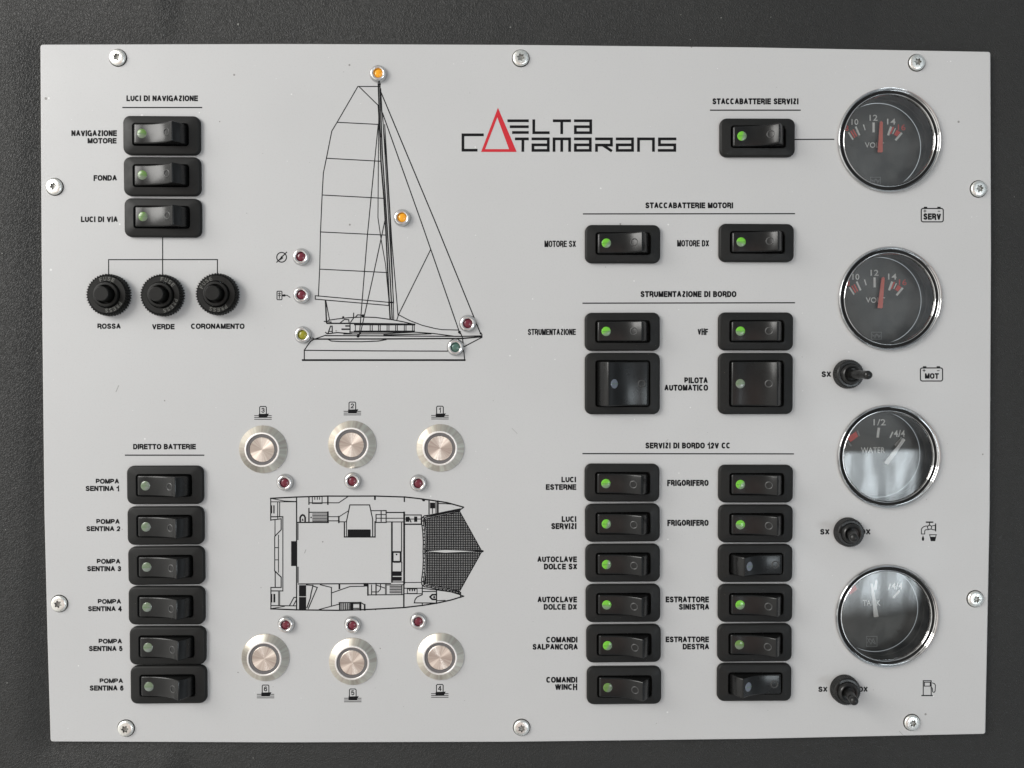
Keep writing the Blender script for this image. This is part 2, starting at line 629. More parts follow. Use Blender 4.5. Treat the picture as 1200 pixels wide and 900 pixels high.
class Print:
    n = 0

    def __init__(self, z=0.00003):
        self.z = z
        self.polys = []          # (points px, material)

    def poly(self, pts, mat=0):
        self.polys.append((list(pts), mat))

    def line(self, pts, w=1.0, mat=0, cap=True):
        """a stroke of even width with mitred corners"""
        q = [pts[0]]
        for p in pts[1:]:
            if math.hypot(p[0] - q[-1][0], p[1] - q[-1][1]) > 1e-5:
                q.append(p)
        if len(q) < 2:
            return
        w *= LINE_GAIN
        n = len(q)
        closed = n > 3 and math.hypot(q[0][0] - q[-1][0], q[0][1] - q[-1][1]) < 1e-4
        dirs = []
        for a, b in zip(q, q[1:]):
            d = math.hypot(b[0] - a[0], b[1] - a[1])
            dirs.append(((b[0] - a[0]) / d, (b[1] - a[1]) / d))
        if cap and not closed:
            q[0] = (q[0][0] - dirs[0][0] * w / 2, q[0][1] - dirs[0][1] * w / 2)
            q[-1] = (q[-1][0] + dirs[-1][0] * w / 2, q[-1][1] + dirs[-1][1] * w / 2)
        sides = []
        for i in range(n):
            d0 = dirs[i - 1] if i > 0 else (dirs[-1] if closed else dirs[0])
            d1 = dirs[i] if i < n - 1 else (dirs[0] if closed else dirs[-1])
            mx, my = -(d0[1] + d1[1]), d0[0] + d1[0]
            m = math.hypot(mx, my)
            if m < 1e-3:
                mx, my, m = -d0[1], d0[0], 1
            mx, my = mx / m, my / m
            c = max(0.42, mx * -d0[1] + my * d0[0])
            sides.append((mx * w / 2 / c, my * w / 2 / c))
        for i in range(n - 1):
            (ax, ay), (bx, by) = sides[i], sides[i + 1]
            self.poly([(q[i][0] + ax, q[i][1] + ay), (q[i + 1][0] + bx, q[i + 1][1] + by),
                       (q[i + 1][0] - bx, q[i + 1][1] - by), (q[i][0] - ax, q[i][1] - ay)], mat)

    def line_plain(self, pts, w=1.0, mat=0, cap=True):
        for (x0, y0), (x1, y1) in zip(pts[:-1], pts[1:]):
            dx, dy = x1 - x0, y1 - y0
            L = math.hypot(dx, dy)
            if L < 1e-6:
                continue
            dx, dy = dx / L, dy / L
            e = w / 2 if cap else 0
            nx, ny = -dy * w / 2, dx * w / 2
            a = (x0 - dx * e, y0 - dy * e)
            b = (x1 + dx * e, y1 + dy * e)
            self.poly([(a[0] + nx, a[1] + ny), (b[0] + nx, b[1] + ny), (b[0] - nx, b[1] - ny), (a[0] - nx, a[1] - ny)], mat)

    def rect(self, x0, y0, x1, y1, mat=0):
        self.poly([(x0, y0), (x1, y0), (x1, y1), (x0, y1)], mat)

    def box(self, x0, y0, x1, y1, w=1.0, mat=0):
        self.line([(x0, y0), (x1, y0), (x1, y1), (x0, y1), (x0, y0)], w, mat)

    def disc(self, x, y, r, mat=0, n=20):
        self.poly([(x + r * math.cos(2 * PI * i / n), y + r * math.sin(2 * PI * i / n)) for i in range(n)], mat)

    def ring(self, x, y, r, w, a0=0, a1=360, n=28, mat=0):
        self.line([(x + r * math.cos(math.radians(a0 + (a1 - a0) * i / n)),
                    y + r * math.sin(math.radians(a0 + (a1 - a0) * i / n))) for i in range(n + 1)], w, mat, cap=False)

    def text(self, body, x0, x1, y0, y1, mat=0, bold=0.028, slant=0.0):
        """letters filling the pixel box"""
        vs, fs = glyphs(body, bold)
        for f in fs:
            self.poly([(x0 + vs[i][0] * (x1 - x0) + slant * vs[i][1], y1 - vs[i][1] * (y1 - y0)) for i in f], mat)

    def bold(self, body, x0, x1, y0, y1, w=None):
        """bold grotesque capitals drawn with strokes of even width, filling the pixel box"""
        w = w or (y1 - y0) * 0.26
        adv = [GL[ch][0] for ch in body]
        # the strokes and the gaps keep their width, the centre lines are fitted inside
        gap = w + 0.045 * (y1 - y0)
        W = x1 - x0 - w
        kx = (W - gap * (len(body) - 1)) / max(sum(adv), 0.01)
        if kx < 0.80 * (y1 - y0 - w):
            w *= max(0.74, min(1.0, kx / (0.80 * (y1 - y0 - w)) + 0.08))
            W = x1 - x0 - w
            gap = w + 0.03 * (y1 - y0)
            kx = (W - gap * (len(body) - 1)) / max(sum(adv), 0.01)
        u = 0.0
        for ch, a in zip(body, adv):
            for st in GL[ch][1]:
                self.line([(x0 + w / 2 + u + px * a * kx, y1 - w / 2 - py * (y1 - y0 - w)) for px, py in st], w / LINE_GAIN,
                          cap=False if len(st) > 6 else ch not in 'AVWMNXZK')
            u += a * kx + gap

    def build(self, name, mats, parent=None, ploc=(0, 0, 0)):
        xs = [p[0] for pl, _ in self.polys for p in pl]
        ys = [p[1] for pl, _ in self.polys for p in pl]
        o = P((min(xs) + max(xs)) / 2, (min(ys) + max(ys)) / 2, self.z)
        v, f, mi = [], [], []
        for k, (pl, mat) in enumerate(self.polys):
            Print.n += 1
            dz = (k % 97) * 1.5e-7
            i0 = len(v)
            for x, y in pl:
                q = P(x, y, self.z) - o
                v.append((q.x, q.y, dz))
            f.append(tuple(range(i0, i0 + len(pl))))
            mi.append(mat)
        me = bpy.data.meshes.new(name)
        me.from_pydata(v, [], f)
        for m in (mats if isinstance(mats, (list, tuple)) else [mats]):
            me.materials.append(m)
        me.polygons.foreach_set('material_index', mi)
        bm = bmesh.new()
        bm.from_mesh(me)
        bm.normal_update()
        for fc in bm.faces:
            if fc.normal.z < 0:
                fc.normal_flip()
        bm.to_mesh(me)
        bm.free()
        ob = bpy.data.objects.new(name, me)
        C.collection.objects.link(ob)
        ob.location = o - Vector(ploc)
        if parent:
            ob.parent = parent
        return ob


def _arc(cx, cy, rx, ry, a0, a1, n=9):
    return [(cx + rx * math.cos(math.radians(a0 + (a1 - a0) * i / n)), cy + ry * math.sin(math.radians(a0 + (a1 - a0) * i / n)))
            for i in range(n + 1)]


def _round(cx, cy, rx, ry, a0, a1, n=16, e=0.8):
    """part of a superellipse, squarer than an ellipse"""
    out = []
    for i in range(n + 1):
        a = math.radians(a0 + (a1 - a0) * i / n)
        c, d = math.cos(a), math.sin(a)
        out.append((cx + rx * math.copysign(abs(c) ** e, c), cy + ry * math.copysign(abs(d) ** e, d)))
    return out


_S = [(.93, .74), (.85, .92), (.66, 1), (.36, 1), (.14, .92), (.06, .75), (.14, .61), (.36, .54), (.66, .47), (.88, .39), (.97, .24),
      (.88, .07), (.66, 0), (.34, 0), (.1, .08), (.02, .27)]
_P = [(0, 0), (0, 1), (.5, 1)] + _arc(.55, .73, .45, .27, 90, -90) + [(0, .46)]
GL = {
    ' ': (.12, []),
    'A': (.74, [[(0, -.08), (.47, 1), (.53, 1), (1, -.08)], [(.2, .32), (.8, .32)]]),
    'B': (.62, [[(0, .53), (.5, .53)] + _arc(.55, .265, .45, .265, 90, -90) + [(0, 0), (0, 1), (.5, 1)] + _arc(.5, .765, .42, .235, 90, -90)]),
    'C': (.68, [_round(.5, .5, .5, .5, 42, 318)]),
    'D': (.66, [[(.4, 0), (0, 0), (0, 1), (.4, 1)] + _round(.4, .5, .6, .5, 90, -90, 12)]),
    'E': (.56, [[(1, 1), (0, 1), (0, 0), (1, 0)], [(.1, .52), (.92, .52)]]),
    'F': (.52, [[(1, 1), (0, 1), (0, -.08)], [(.1, .5), (.85, .5)]]),
    'G': (.74, [_round(.5, .5, .5, .5, 42, 330) + [(.97, .2), (.97, .45), (.58, .45)], [(.97, .4), (.97, -.05)]]),
    'H': (.64, [[(0, -.08), (0, 1.08)], [(1, -.08), (1, 1.08)], [(0, .52), (1, .52)]]),
    'I': (.02, [[(.5, 0), (.5, 1)]]),
    'K': (.66, [[(0, -.08), (0, 1.08)], [(1, 1.08), (.05, .4)], [(.35, .62), (1, -.08)]]),
    'L': (.52, [[(0, 1), (0, 0), (1, 0)]]),
    'M': (.80, [[(0, -.14), (0, 1.14)], [(1, -.14), (1, 1.14)], [(.05, 1.06), (.5, -.1)], [(.95, 1.06), (.5, -.1)]]),
    'N': (.64, [[(0, -.14), (0, 1.14)], [(1, -.14), (1, 1.14)], [(.04, 1.06), (.96, -.06)]]),
    'O': (.76, [_round(.5, .5, .5, .5, 0, 360, 28)]),
    'P': (.60, [_P]),
    'R': (.64, [_P, [(.45, .46), (.78, .42), (.92, .28), (.94, .08), (1.0, -.06)]]),
    'S': (.64, [_S]),
    'T': (.62, [[(0, 1), (1, 1)], [(.5, 1), (.5, 0)]]),
    'U': (.64, [[(0, 1.08), (0, .36)] + _arc(.5, .36, .5, .36, 180, 360, 12) + [(1, .36), (1, 1.08)]]),
    'V': (.70, [[(0, 1.08), (.46, 0), (.54, 0), (1, 1.08)]]),
    'W': (1.05, [[(0, 1.08), (.22, 0), (.28, 0), (.47, 1), (.53, 1), (.72, 0), (.78, 0), (1, 1.08)]]),
    'X': (.68, [[(0, -.08), (1, 1.08)], [(0, 1.08), (1, -.08)]]),
    'Z': (.60, [[(.04, 1), (1, 1)], [(.96, 1), (.04, 0)], [(0, 0), (1, 0)]]),
    '1': (.34, [[(0, .72), (.45, .78), (.85, 1.02), (.85, -.08)]]),
    '2': (.52, [[(.02, .68), (.1, .88), (.32, 1), (.66, 1), (.92, .86), (.96, .68), (.86, .5), (.3, .2), (.04, 0), (1, 0)]]),
    '3': (.52, [[(.04, .74), (.14, .92), (.36, 1), (.64, 1), (.88, .9), (.92, .72), (.8, .56), (.5, .52), (.84, .46), (.97, .28),
                 (.88, .08), (.64, 0), (.34, 0), (.1, .1), (.02, .28)]]),
    '4': (.54, [[(.74, -.08), (.74, 1), (.66, 1), (.0, .3), (.0, .24), (1, .24)]]),
    '5': (.52, [[(.92, 1), (.16, 1), (.06, .5), (.3, .62), (.6, .64), (.88, .52), (.97, .32), (.88, .1), (.62, 0), (.3, 0), (.02, .18)]]),
    '6': (.52, [[(.92, .8), (.76, .96), (.5, 1), (.22, .92), (.06, .66), (.02, .4), (.08, .14), (.3, 0), (.66, 0), (.92, .12), (.97, .32),
                 (.88, .52), (.62, .62), (.32, .58), (.05, .4)]]),
}
_gl = {}


def glyphs(body, bold):
    key = (body, bold)
    if key not in _gl:
        cu = bpy.data.curves.new('lettering', 'FONT')
        cu.body = body
        cu.size = 1
        cu.offset = bold
        cu.space_character = 1.04
        cu.resolution_u = 4
        ob = bpy.data.objects.new('lettering', cu)
        C.collection.objects.link(ob)
        bpy.context.view_layer.update()
        me = bpy.data.meshes.new_from_object(ob.evaluated_get(bpy.context.evaluated_depsgraph_get()))
        vs = [(v.co.x, v.co.y) for v in me.vertices]
        fs = [tuple(p.vertices) for p in me.polygons]
        bpy.data.objects.remove(ob)
        bpy.data.curves.remove(cu)
        bpy.data.meshes.remove(me)
        ax, bx = min(v[0] for v in vs), max(v[0] for v in vs)
        ay, by = min(v[1] for v in vs), max(v[1] for v in vs)
        _gl[key] = ([((v[0] - ax) / (bx - ax), (v[1] - ay) / (by - ay)) for v in vs], fs)
    return _gl[key]


# ------------------------------------------------------------------ the leather covered dashboard
T_PLATE = 0.003
GAUGES = [(1042.3, 164.2), (1043.0, 350.0), (1041.6, 535.2), (1039.2, 722.0)]
g_base = [P(x, y, 0.0008) for x, y in GAUGES]
R_HOLE = 0.0272

edge = [(47.0, 52.0), (48.4, 300), (51.7, 600), (55.4, 750), (59.0, 869.3),
        (330, 870.4), (600, 869.6), (880, 866.2), (1155.0, 860.3),
        (1160.2, 600), (1161.8, 300), (1161.0, 60.5), (880, 55.2), (600, 52.2), (330, 51.2)]


def outline():
    """the edge of the plate with small corner radii, in metres, anticlockwise seen from above"""
    pts = []
    n = len(edge)
    corners = {0, 4, 8, 11}
    for i, (x, y) in enumerate(edge):
        p = P(x, y, 0)
        p = Vector((p.x, p.y))
        if i in corners:
            a = P(*edge[i - 1], 0)
            b = P(*edge[(i + 1) % n], 0)
            da = (Vector((a.x, a.y)) - p).normalized() * 0.0016
            db = (Vector((b.x, b.y)) - p).normalized() * 0.0016
            for t in (0, 0.25, 0.5, 0.75, 1):
                pts.append(p + da * (1 - t) ** 2 + db * t ** 2)
        else:
            pts.append(p)
    # fine steps between the measured points
    return pts


OUT = outline()


def pt_in(p, poly):
    c = False
    for i in range(len(poly)):
        a, b = poly[i - 1], poly[i]
        if (a.y > p.y) != (b.y > p.y) and p.x < (b.x - a.x) * (p.y - a.y) / (b.y - a.y) + a.x:
            c = not c
    return c


def edge_dist(p):
    d = 9
    for i in range(len(OUT)):
        a, b = OUT[i - 1], OUT[i]
        ab = b - a
        t = max(0, min(1, (p - a).dot(ab) / max(ab.dot(ab), 1e-12)))
        d = min(d, (p - a - ab * t).length)
    return d


def make_dashboard():
    nx, ny = 150, 120
    x0, x1, y0, y1 = -0.50, 0.50, -0.40, 0.42
    rnd = random.Random(3)
    ph = [(rnd.uniform(10, 60), rnd.uniform(10, 60), rnd.uniform(0, 6), rnd.uniform(.3, 1)) for _ in range(10)]
    V, idx = [], {}
    for j in range(ny + 1):
        for i in range(nx + 1):
            x, y = x0 + (x1 - x0) * i / nx, y0 + (y1 - y0) * j / ny
            p = Vector((x, y))
            inside = pt_in(p, OUT)
            d = edge_dist(p) * (-1 if inside else 1)
            rise = 0.0058 if x < -0.2 else 0.0022
            if x > 0.2:
                rise = 0.0012
            z = -T_PLATE - 0.0003 + rise * (1 - math.exp(-max(d, 0) / 0.009))
            if d > 0:
                z += 0.00028 * min(1, d / 0.02) * sum(w * math.sin(a * x + b * y + c) for a, b, c, w in ph) / 2
            idx[i, j] = len(V)
            V.append((x, y, z, d))
    Fc = []
    for j in range(ny):
        for i in range(nx):
            q = (idx[i, j], idx[i + 1, j], idx[i + 1, j + 1], idx[i, j + 1])
            if min(V[k][3] for k in q) < -0.022:
                continue                     # the cut-out behind the panel
            Fc.append(q)
    me = bpy.data.meshes.new('dashboard')
    me.from_pydata([v[:3] for v in V], [], Fc)
    me.materials.append(M['leather'])
    bm = bmesh.new()
    bm.from_mesh(me)
    bmesh.ops.delete(bm, geom=[v for v in bm.verts if not v.link_faces], context='VERTS')
    bm.to_mesh(me)
    bm.free()
    me.polygons.foreach_set('use_smooth', [True] * len(me.polygons))
    o = bpy.data.objects.new('dashboard', me)
    C.collection.objects.link(o)
    o['kind'] = 'structure'
    o['label'] = 'black grained leatherette dashboard around the grey panel'
    return o


make_dashboard()

# ------------------------------------------------------------------ the panel
panel = thing('control_panel', 'light grey satin switch panel with printed captions and boat drawings', 'control panel')


def make_plate():
    cu = bpy.data.curves.new('plate', 'CURVE')
    cu.dimensions = '2D'
    cu.fill_mode = 'BOTH'
    bev = 0.0005
    cu.extrude = T_PLATE / 2 - bev
    cu.bevel_depth = bev
    cu.bevel_resolution = 2
    cu.offset = -bev

    def spl(pts):
        s = cu.splines.new('POLY')
        s.points.add(len(pts) - 1)
        for i, p in enumerate(pts):
            s.points[i].co = (p[0], p[1], 0, 1)
        s.use_cyclic_u = True
    spl(OUT)
    for g in g_base:
        spl([(g.x + R_HOLE * math.cos(2 * PI * i / 64), g.y + R_HOLE * math.sin(2 * PI * i / 64)) for i in range(64)])
    ob = bpy.data.objects.new('plate_curve', cu)
    C.collection.objects.link(ob)
    bpy.context.view_layer.update()
    me = bpy.data.meshes.new_from_object(ob.evaluated_get(bpy.context.evaluated_depsgraph_get()))
    bpy.data.objects.remove(ob)
    bpy.data.curves.remove(cu)
    me.transform(Matrix.Translation((0, 0, -T_PLATE / 2)))
    me.materials.clear()
    me.materials.append(M['plate'])
    o = bpy.data.objects.new('plate', me)
    C.collection.objects.link(o)
    o.parent = panel
    me.name = 'plate'
    return o


make_plate()


def part_print(pr, name, label=None, mats=None):
    o = pr.build(name, mats or M['ink'], panel)
    if label:
        o['label'] = label
    return o


def words(name, rows):
    pr = Print()
    for body, x0, x1, y0, y1 in rows:
        pr.bold(body, x0, x1, y0, y1)
    return part_print(pr, name, 'printed words ' + ' '.join(r[0] for r in rows))


def rule(name, pts, w=1.2):
    pr = Print()
    pr.line(pts, w)
    return part_print(pr, name)


for row in (('LUCI DI NAVIGAZIONE', 148.1, 232.0, 111.8, 118.6),
            ('DIRETTO BATTERIE', 156.0, 229.6, 520.2, 526.6),
            ('STACCABATTERIE SERVIZI', 834.8, 935.8, 115.2, 122.3),
            ('STACCABATTERIE MOTORI', 756.2, 859.2, 237.2, 244.1),
            ('STRUMENTAZIONE DI BORDO', 750.5, 863.0, 341.1, 348.2),
            ('SERVIZI DI BORDO 12V CC', 756.2, 856.0, 518.6, 525.6)):
    words('printed_heading', [row])
for a, b in (((144, 126), (236.3, 126)), ((147, 533.4), (238.8, 533.4)), ((832.7, 129.1), (937.7, 129.1)),
             ((683.8, 250.7), (931, 250.4)), ((683.3, 355.3), (931, 354.8)), ((683.2, 531.6), (929.8, 531.9))):
    rule('printed_rule', [a, b], 1.25)
words('printed_caption', [('NAVIGAZIONE', 83.6, 137, 152.6, 159.6), ('MOTORE', 102.6, 136.6, 161.7, 168.2)])
words('printed_caption', [('FONDA', 109.6, 137.1, 205.2, 211.8)])
words('printed_caption', [('LUCI DI VIA', 94.8, 138.1, 253.6, 260.3)])
words('printed_caption', [('ROSSA', 114.1, 141.6, 379.1, 385.4)])
words('printed_caption', [('VERDE', 178.1, 204.6, 379.6, 386)])
words('printed_caption', [('CORONAMENTO', 223.8, 286.6, 379.1, 385.5)])
for k, (a, b, c, d, e, f, g, h) in enumerate(((112.2, 139.6, 561, 566.9, 100.2, 139.9, 569.4, 575.5),
                                              (112.8, 140.4, 608.2, 614.1, 101.1, 141.1, 616.6, 622.5),
                                              (113.4, 141.1, 654.9, 660.8, 102, 142, 663.4, 669.5),
                                              (114.6, 142, 702, 707.7, 103, 142.8, 710.4, 716.3),
                                              (115.5, 143.1, 748.5, 754.3, 104.1, 143.7, 757, 763.1),
                                              (116.7, 144.2, 795, 800.6, 105, 144.9, 803.2, 809.4))):
    words('printed_caption', [('POMPA', a, b, c, d), ('SENTINA %d' % (k + 1), e, f, g, h)])
words('printed_caption', [('MOTORE SX', 638, 675, 282, 289.5)])
words('printed_caption', [('MOTORE DX', 793.5, 831, 281.4, 288.9)])
words('printed_caption', [('STRUMENTAZIONE', 618.5, 674.8, 385.4, 392.6)])
words('printed_caption', [('VHF', 817.5, 829.8, 385.2, 392.2)])
words('printed_caption', [('PILOTA', 801.9, 829.5, 442.2, 449.2), ('AUTOMATICO', 778.4, 829.8, 450.8, 457.9)])
words('printed_caption', [('LUCI', 657.9, 675.1, 558.7, 565.2), ('ESTERNE', 639.6, 675.3, 567.4, 574.1)])
words('printed_caption', [('FRIGORIFERO', 781.8, 830.4, 562.3, 569.4)])
words('printed_caption', [('LUCI', 658.2, 675.4, 604.9, 611.7), ('SERVIZI', 645.9, 675.6, 613, 620.1)])
words('printed_caption', [('FRIGORIFERO', 782, 830.4, 609.1, 616.2)])
words('printed_caption', [('AUTOCLAVE', 629.6, 676, 652, 658.8), ('DOLCE SX', 637.4, 676.5, 660.5, 667.4)])
words('printed_caption', [('AUTOCLAVE', 629.8, 676.2, 699.1, 706), ('DOLCE DX', 637.1, 676.3, 707.8, 714.6)])
words('printed_caption', [('ESTRATTORE', 780, 830.8, 699, 706), ('SINISTRA', 795.5, 831.2, 707.7, 714.6)])
words('printed_caption', [('COMANDI', 640, 676.8, 746.2, 753), ('SALPANCORA', 624, 677.2, 754.6, 761.4)])
words('printed_caption', [('ESTRATTORE', 780, 830.8, 745.9, 752.7), ('DESTRA', 800, 831.1, 754.4, 761.1)])
words('printed_caption', [('COMANDI', 640.1, 676.6, 793.2, 800.1), ('WINCH', 650.3, 676.5, 801.6, 808.4)])
words('printed_caption', [('SX', 962.6, 974.1, 435.1, 441.9)])
words('printed_caption', [('SX', 961, 972.2, 619.9, 626.5)])
words('printed_caption', [('DX', 1008.6, 1020.3, 619.9, 626.5)])
words('printed_caption', [('SX', 958.8, 969.8, 804.6, 810.8)])
words('printed_caption', [('DX', 1006.2, 1017.1, 804.5, 810.8)])

# wiring lines
pr = Print()
pr.line([(190.6, 277), (190.6, 323)], 1.1)
pr.line([(127.3, 323), (127.3, 304.3), (254.8, 304.2), (254.8, 323)], 1.1)
part_print(pr, 'wiring_line')
rule('wiring_line', [(932, 163.4), (977, 163.2)], 1.2)


# battery, tap and fuel symbols
def rbox(pr, x0, y0, x1, y1, r, w):
    pts = [(p[0] + (x0 + x1) / 2, p[1] + (y0 + y1) / 2) for p in rrect(x1 - x0, y1 - y0, r, 0, 4)]
    pr.line(pts + pts[:1], w, cap=False)


def battery(x0, y0, x1, y1, body, tx0, tx1, ty0, ty1):
    pr = Print()
    rbox(pr, x0, y0, x1, y1, 2.2, 1.15)
    for tx in (x0 + 5, x1 - 5):
        pr.rect(tx - 2, y0 - 2, tx + 2, y0 - 0.4)
    pr.line([(x0 + 3, y0 + 3), (x0 + 5.6, y0 + 3)], 0.8)
    pr.line([(x0 + 4.3, y0 + 1.7), (x0 + 4.3, y0 + 4.3)], 0.8)
    pr.line([(x1 - 6, y0 + 3.2), (x1 - 4, y0 + 3.2)], 0.8)
    pr.bold(body, tx0, tx1, ty0, ty1)
    part_print(pr, 'battery_symbol', 'battery outline with the word ' + body)


battery(1079.6, 244.3, 1105.4, 260.0, 'SERV', 1082, 1102.8, 250, 257.5)
battery(1078.6, 431.2, 1104.6, 446.5, 'MOT', 1083.8, 1100.2, 437.3, 443.9)


def zz(bx, by, s):
    return lambda *a: [(bx + x / s, by + y / s) for x, y in a]


q = zz(940, 460, 4.615)
pr = Print()
pr.line(q((645, 765), (645, 738), (655, 727), (668, 722), (682, 722)), 0.9)
pr.line(q((663, 765), (663, 748), (668, 742), (682, 742)), 0.9)
pr.line(q((645, 765), (663, 765)), 0.9)
pr.ring(*q((689, 729))[0], 2.4, 0.9)
pr.line(q((689, 716), (689, 703)), 1.0)
pr.line(q((672, 701), (706, 701)), 1.4)
pr.line(q((700, 722), (720, 718), (720, 744), (700, 740)), 0.9)
pr.line(q((722, 711), (722, 748)), 1.2)
pr.poly(q((654, 772), (660, 789), (659, 799), (654, 803), (648, 799), (647, 789)))
pr.line(q((689, 769), (726, 769)), 0.9)
pr.line(q((690, 769), (697, 802), (718, 802), (725, 769)), 0.8)
pr.poly(q((693, 780), (722, 780), (718, 802), (697, 802)))
part_print(pr, 'tap_symbol')
q = zz(940, 640, 4.615)
pr = Print()
pr.line(q((655, 805), (655, 728), (698, 728), (698, 805)), 1.0)
pr.line(q((648, 808), (704, 808)), 1.2)
pr.line(q((661, 736), (693, 736), (693, 757), (661, 757), (661, 736)), 0.9)
pr.line(q((698, 765), (704, 767), (706, 788), (714, 791), (719, 784), (721, 752), (716, 744), (705, 740)), 0.9)
part_print(pr, 'fuel_pump_symbol')
pr = Print()
pr.ring(330.0, 301.5, 5.7, 1.1)
pr.line([(324.4, 307.2), (335.8, 295.6)], 1.1)
pr.poly([(333.8, 297.2), (328.6, 301.2), (330.4, 302.0), (326.6, 306), (332.3, 302.3), (330.4, 301.2)])
part_print(pr, 'lightning_symbol')
pr = Print()
rbox(pr, 324.6, 341.3, 330.4, 351.2, 1, 1.0)
pr.line([(326.2, 344.2), (328.8, 344.2)], 0.8)
pr.line([(326.2, 346.4), (328.8, 346.4)], 0.8)
pr.line([(327.4, 342.8), (327.4, 349.6)], 0.8)
pr.poly([(330.8, 345.2), (334.4, 344.8), (334.4, 347.6), (330.8, 347.2)])
pr.line([(334, 346.2), (336.4, 346.0), (339.8, 348.4)], 0.9)
part_print(pr, 'charger_symbol')
for cx, cy, d in ((308.2, 480.5, '3'), (412.9, 475.4, '2'), (515.6, 480.2, '1'), (311.2, 807.0, '6'), (413.4, 811.6, '5'),
                  (515.4, 806.3, '4')):
    pr = Print()
    pr.line([(cx - 3.9, cy + 4.3), (cx - 3.9, cy - 3.2), (cx - 2.9, cy - 4.2), (cx + 2.9, cy - 4.2), (cx + 3.9, cy - 3.2),
             (cx + 3.9, cy + 4.3)], 0.95)
    w = 2.6 if d == '1' else 4.0
    pr.bold(d, cx - w / 2, cx + w / 2, cy - 2.6, cy + 3.1, w=1.05)
    pr.poly([(cx - 5, cy + 4.6), (cx + 7, cy + 4.2), (cx + 6, cy + 6.2), (cx + 4.8, cy + 8.6), (cx - 5, cy + 8.6)])
    for yy in (6.6, 8.7, 10.8):
        pr.line([(cx - 9.8, cy + yy), (cx + 9.8, cy + yy)], 0.75)
    part_print(pr, 'pump_symbol', 'small bilge pump symbol numbered ' + d)

# company lettering
q = zz(520, 100, 4.0)
pr = Print(0.00005)
W = 2.9
for pts in (((90, 304), (90, 232), (181, 232)), ((90, 304), (152, 304)),
            ((305, 166), (392, 166)), ((316, 194), (392, 194)), ((327, 221), (392, 221)),
            ((422, 166), (422, 222), (490, 222)), ((518, 166), (590, 166)), ((553, 172), (553, 222)),
            ((617, 166), (689, 166), (689, 222), (617, 222), (617, 194), (684, 194)),
            ((340, 251), (392, 251)), ((371, 256), (371, 305)),
            ((418, 251), (490, 251), (490, 305), (418, 305), (418, 279), (485, 279)),
            ((517, 305), (517, 251), (590, 251), (590, 305)), ((553, 256), (553, 305)),
            ((617, 251), (687, 251), (687, 305), (617, 305), (617, 279), (682, 279)),
            ((716, 251), (786, 251), (786, 280), (716, 280), (716, 305)), ((750, 283), (783, 305)),
            ((813, 251), (885, 251), (885, 305), (813, 305), (813, 279), (880, 279)),
            ((913, 305), (913, 251), (983, 251), (983, 305)),
            ((1084, 251), (1011, 251), (1011, 279), (1083, 279), (1083, 305), (1010, 305))):
    pr.line(q(*pts), W)
logo = part_print(pr, 'company_lettering', 'square black lettering DELTA CATAMARANS')
pr = Print(0.00007)
o3, i3 = q((254, 105), (342, 312), (175, 312)), q((251, 150), (306, 299), (194, 299))
for a in range(3):
    b = (a + 1) % 3
    pr.poly([o3[a], o3[b], i3[b], i3[a]])
tri = pr.build('red_triangle', M['red_ink'], panel)
tri['label'] = 'red triangle standing for the letter D'

# ------------------------------------------------------------------ side view of the boat
pr = Print()
L = pr.line
w1 = 1.0
L([(444, 101.3), (419.4, 101.3), (395, 143.4), (388.8, 153.6), (383.6, 180), (378.9, 203), (377.5, 228), (375.6, 271),
   (374.6, 315), (373.1, 347)], w1)
L([(421.3, 102), (443.5, 123.8)], w1)
for a, b in (((395, 143.3), (443.4, 145.8)), ((383.3, 185.5), (446, 189)), ((377.5, 228.5), (449.6, 232.4)),
             ((375.5, 271.8), (452, 275.5)), ((374.6, 315.4), (454.2, 319.4))):
    L([a, b], w1)
L([(369.5, 346.5), (455.6, 354.3), (455.6, 358), (369.5, 350.6), (369.5, 346.5)], 1.0)
L([(455.8, 354.3), (460, 354.5)], 1.6)
L([(443.4, 98.8), (444.2, 124), (445.4, 160), (446.4, 189), (449.9, 232), (452.4, 275), (455.4, 340), (457.2, 374)], 1.5)
L([(445.2, 98.8), (446.2, 130), (448.0, 180), (450.8, 220), (453.4, 262), (456.4, 310), (458.2, 345), (459.6, 374)], 1.3)
L([(443.6, 98.6), (445.2, 98.6)], 2.0)
L([(443.4, 124), (445.6, 160)], 1.6)
L([(443.2, 146), (430.6, 275), (421.2, 392)], w1)
L([(443.8, 132), (442.9, 255), (446.5, 280), (451.8, 310), (457.8, 374)], 0.9)
L([(451.6, 256), (436.5, 327), (422.3, 391)], w1)
L([(446.2, 104), (447.6, 130), (452.6, 185), (456.6, 250), (459.8, 320), (461.4, 374)], 0.9)
L([(450.8, 146), (459.3, 285), (466.4, 369)], w1)
L([(448.3, 133), (456.6, 275), (461.2, 355)], w1)
L([(446, 107), (510, 260), (563, 390.5)], 1.15)
L([(448.3, 132.5), (493.6, 260), (539, 391)], 1.1)
L([(504.4, 293), (467, 368.8), (480, 375.6), (495, 381.3), (510, 385), (518, 386.3), (537.5, 386.8)], w1)
L([(467, 368.8), (465, 375)], w1)
pr.disc(538.4, 389.2, 1.7)
pr.disc(563.4, 390.8, 1.3)
L([(354.8, 422.0), (544.5, 422)], 1.9)
L([(356.6, 410.5), (440, 411.2), (524, 411.5)], 1.1)
L([(356.6, 421), (356.6, 410.5), (361, 404), (364, 400), (368, 397.6), (381.8, 392.8)], 1.1)
pr.ring(366.6, 397.2, 1.2, 0.8)
L([(539.6, 390), (542, 396), (543, 405), (544.5, 421.5)], 1.1)
L([(544, 406.2), (564.8, 395.3), (564.8, 392)], 1.1)
L([(367.5, 397.4), (450, 397.2), (542, 396.6), (564.6, 394.6)], 1.5)
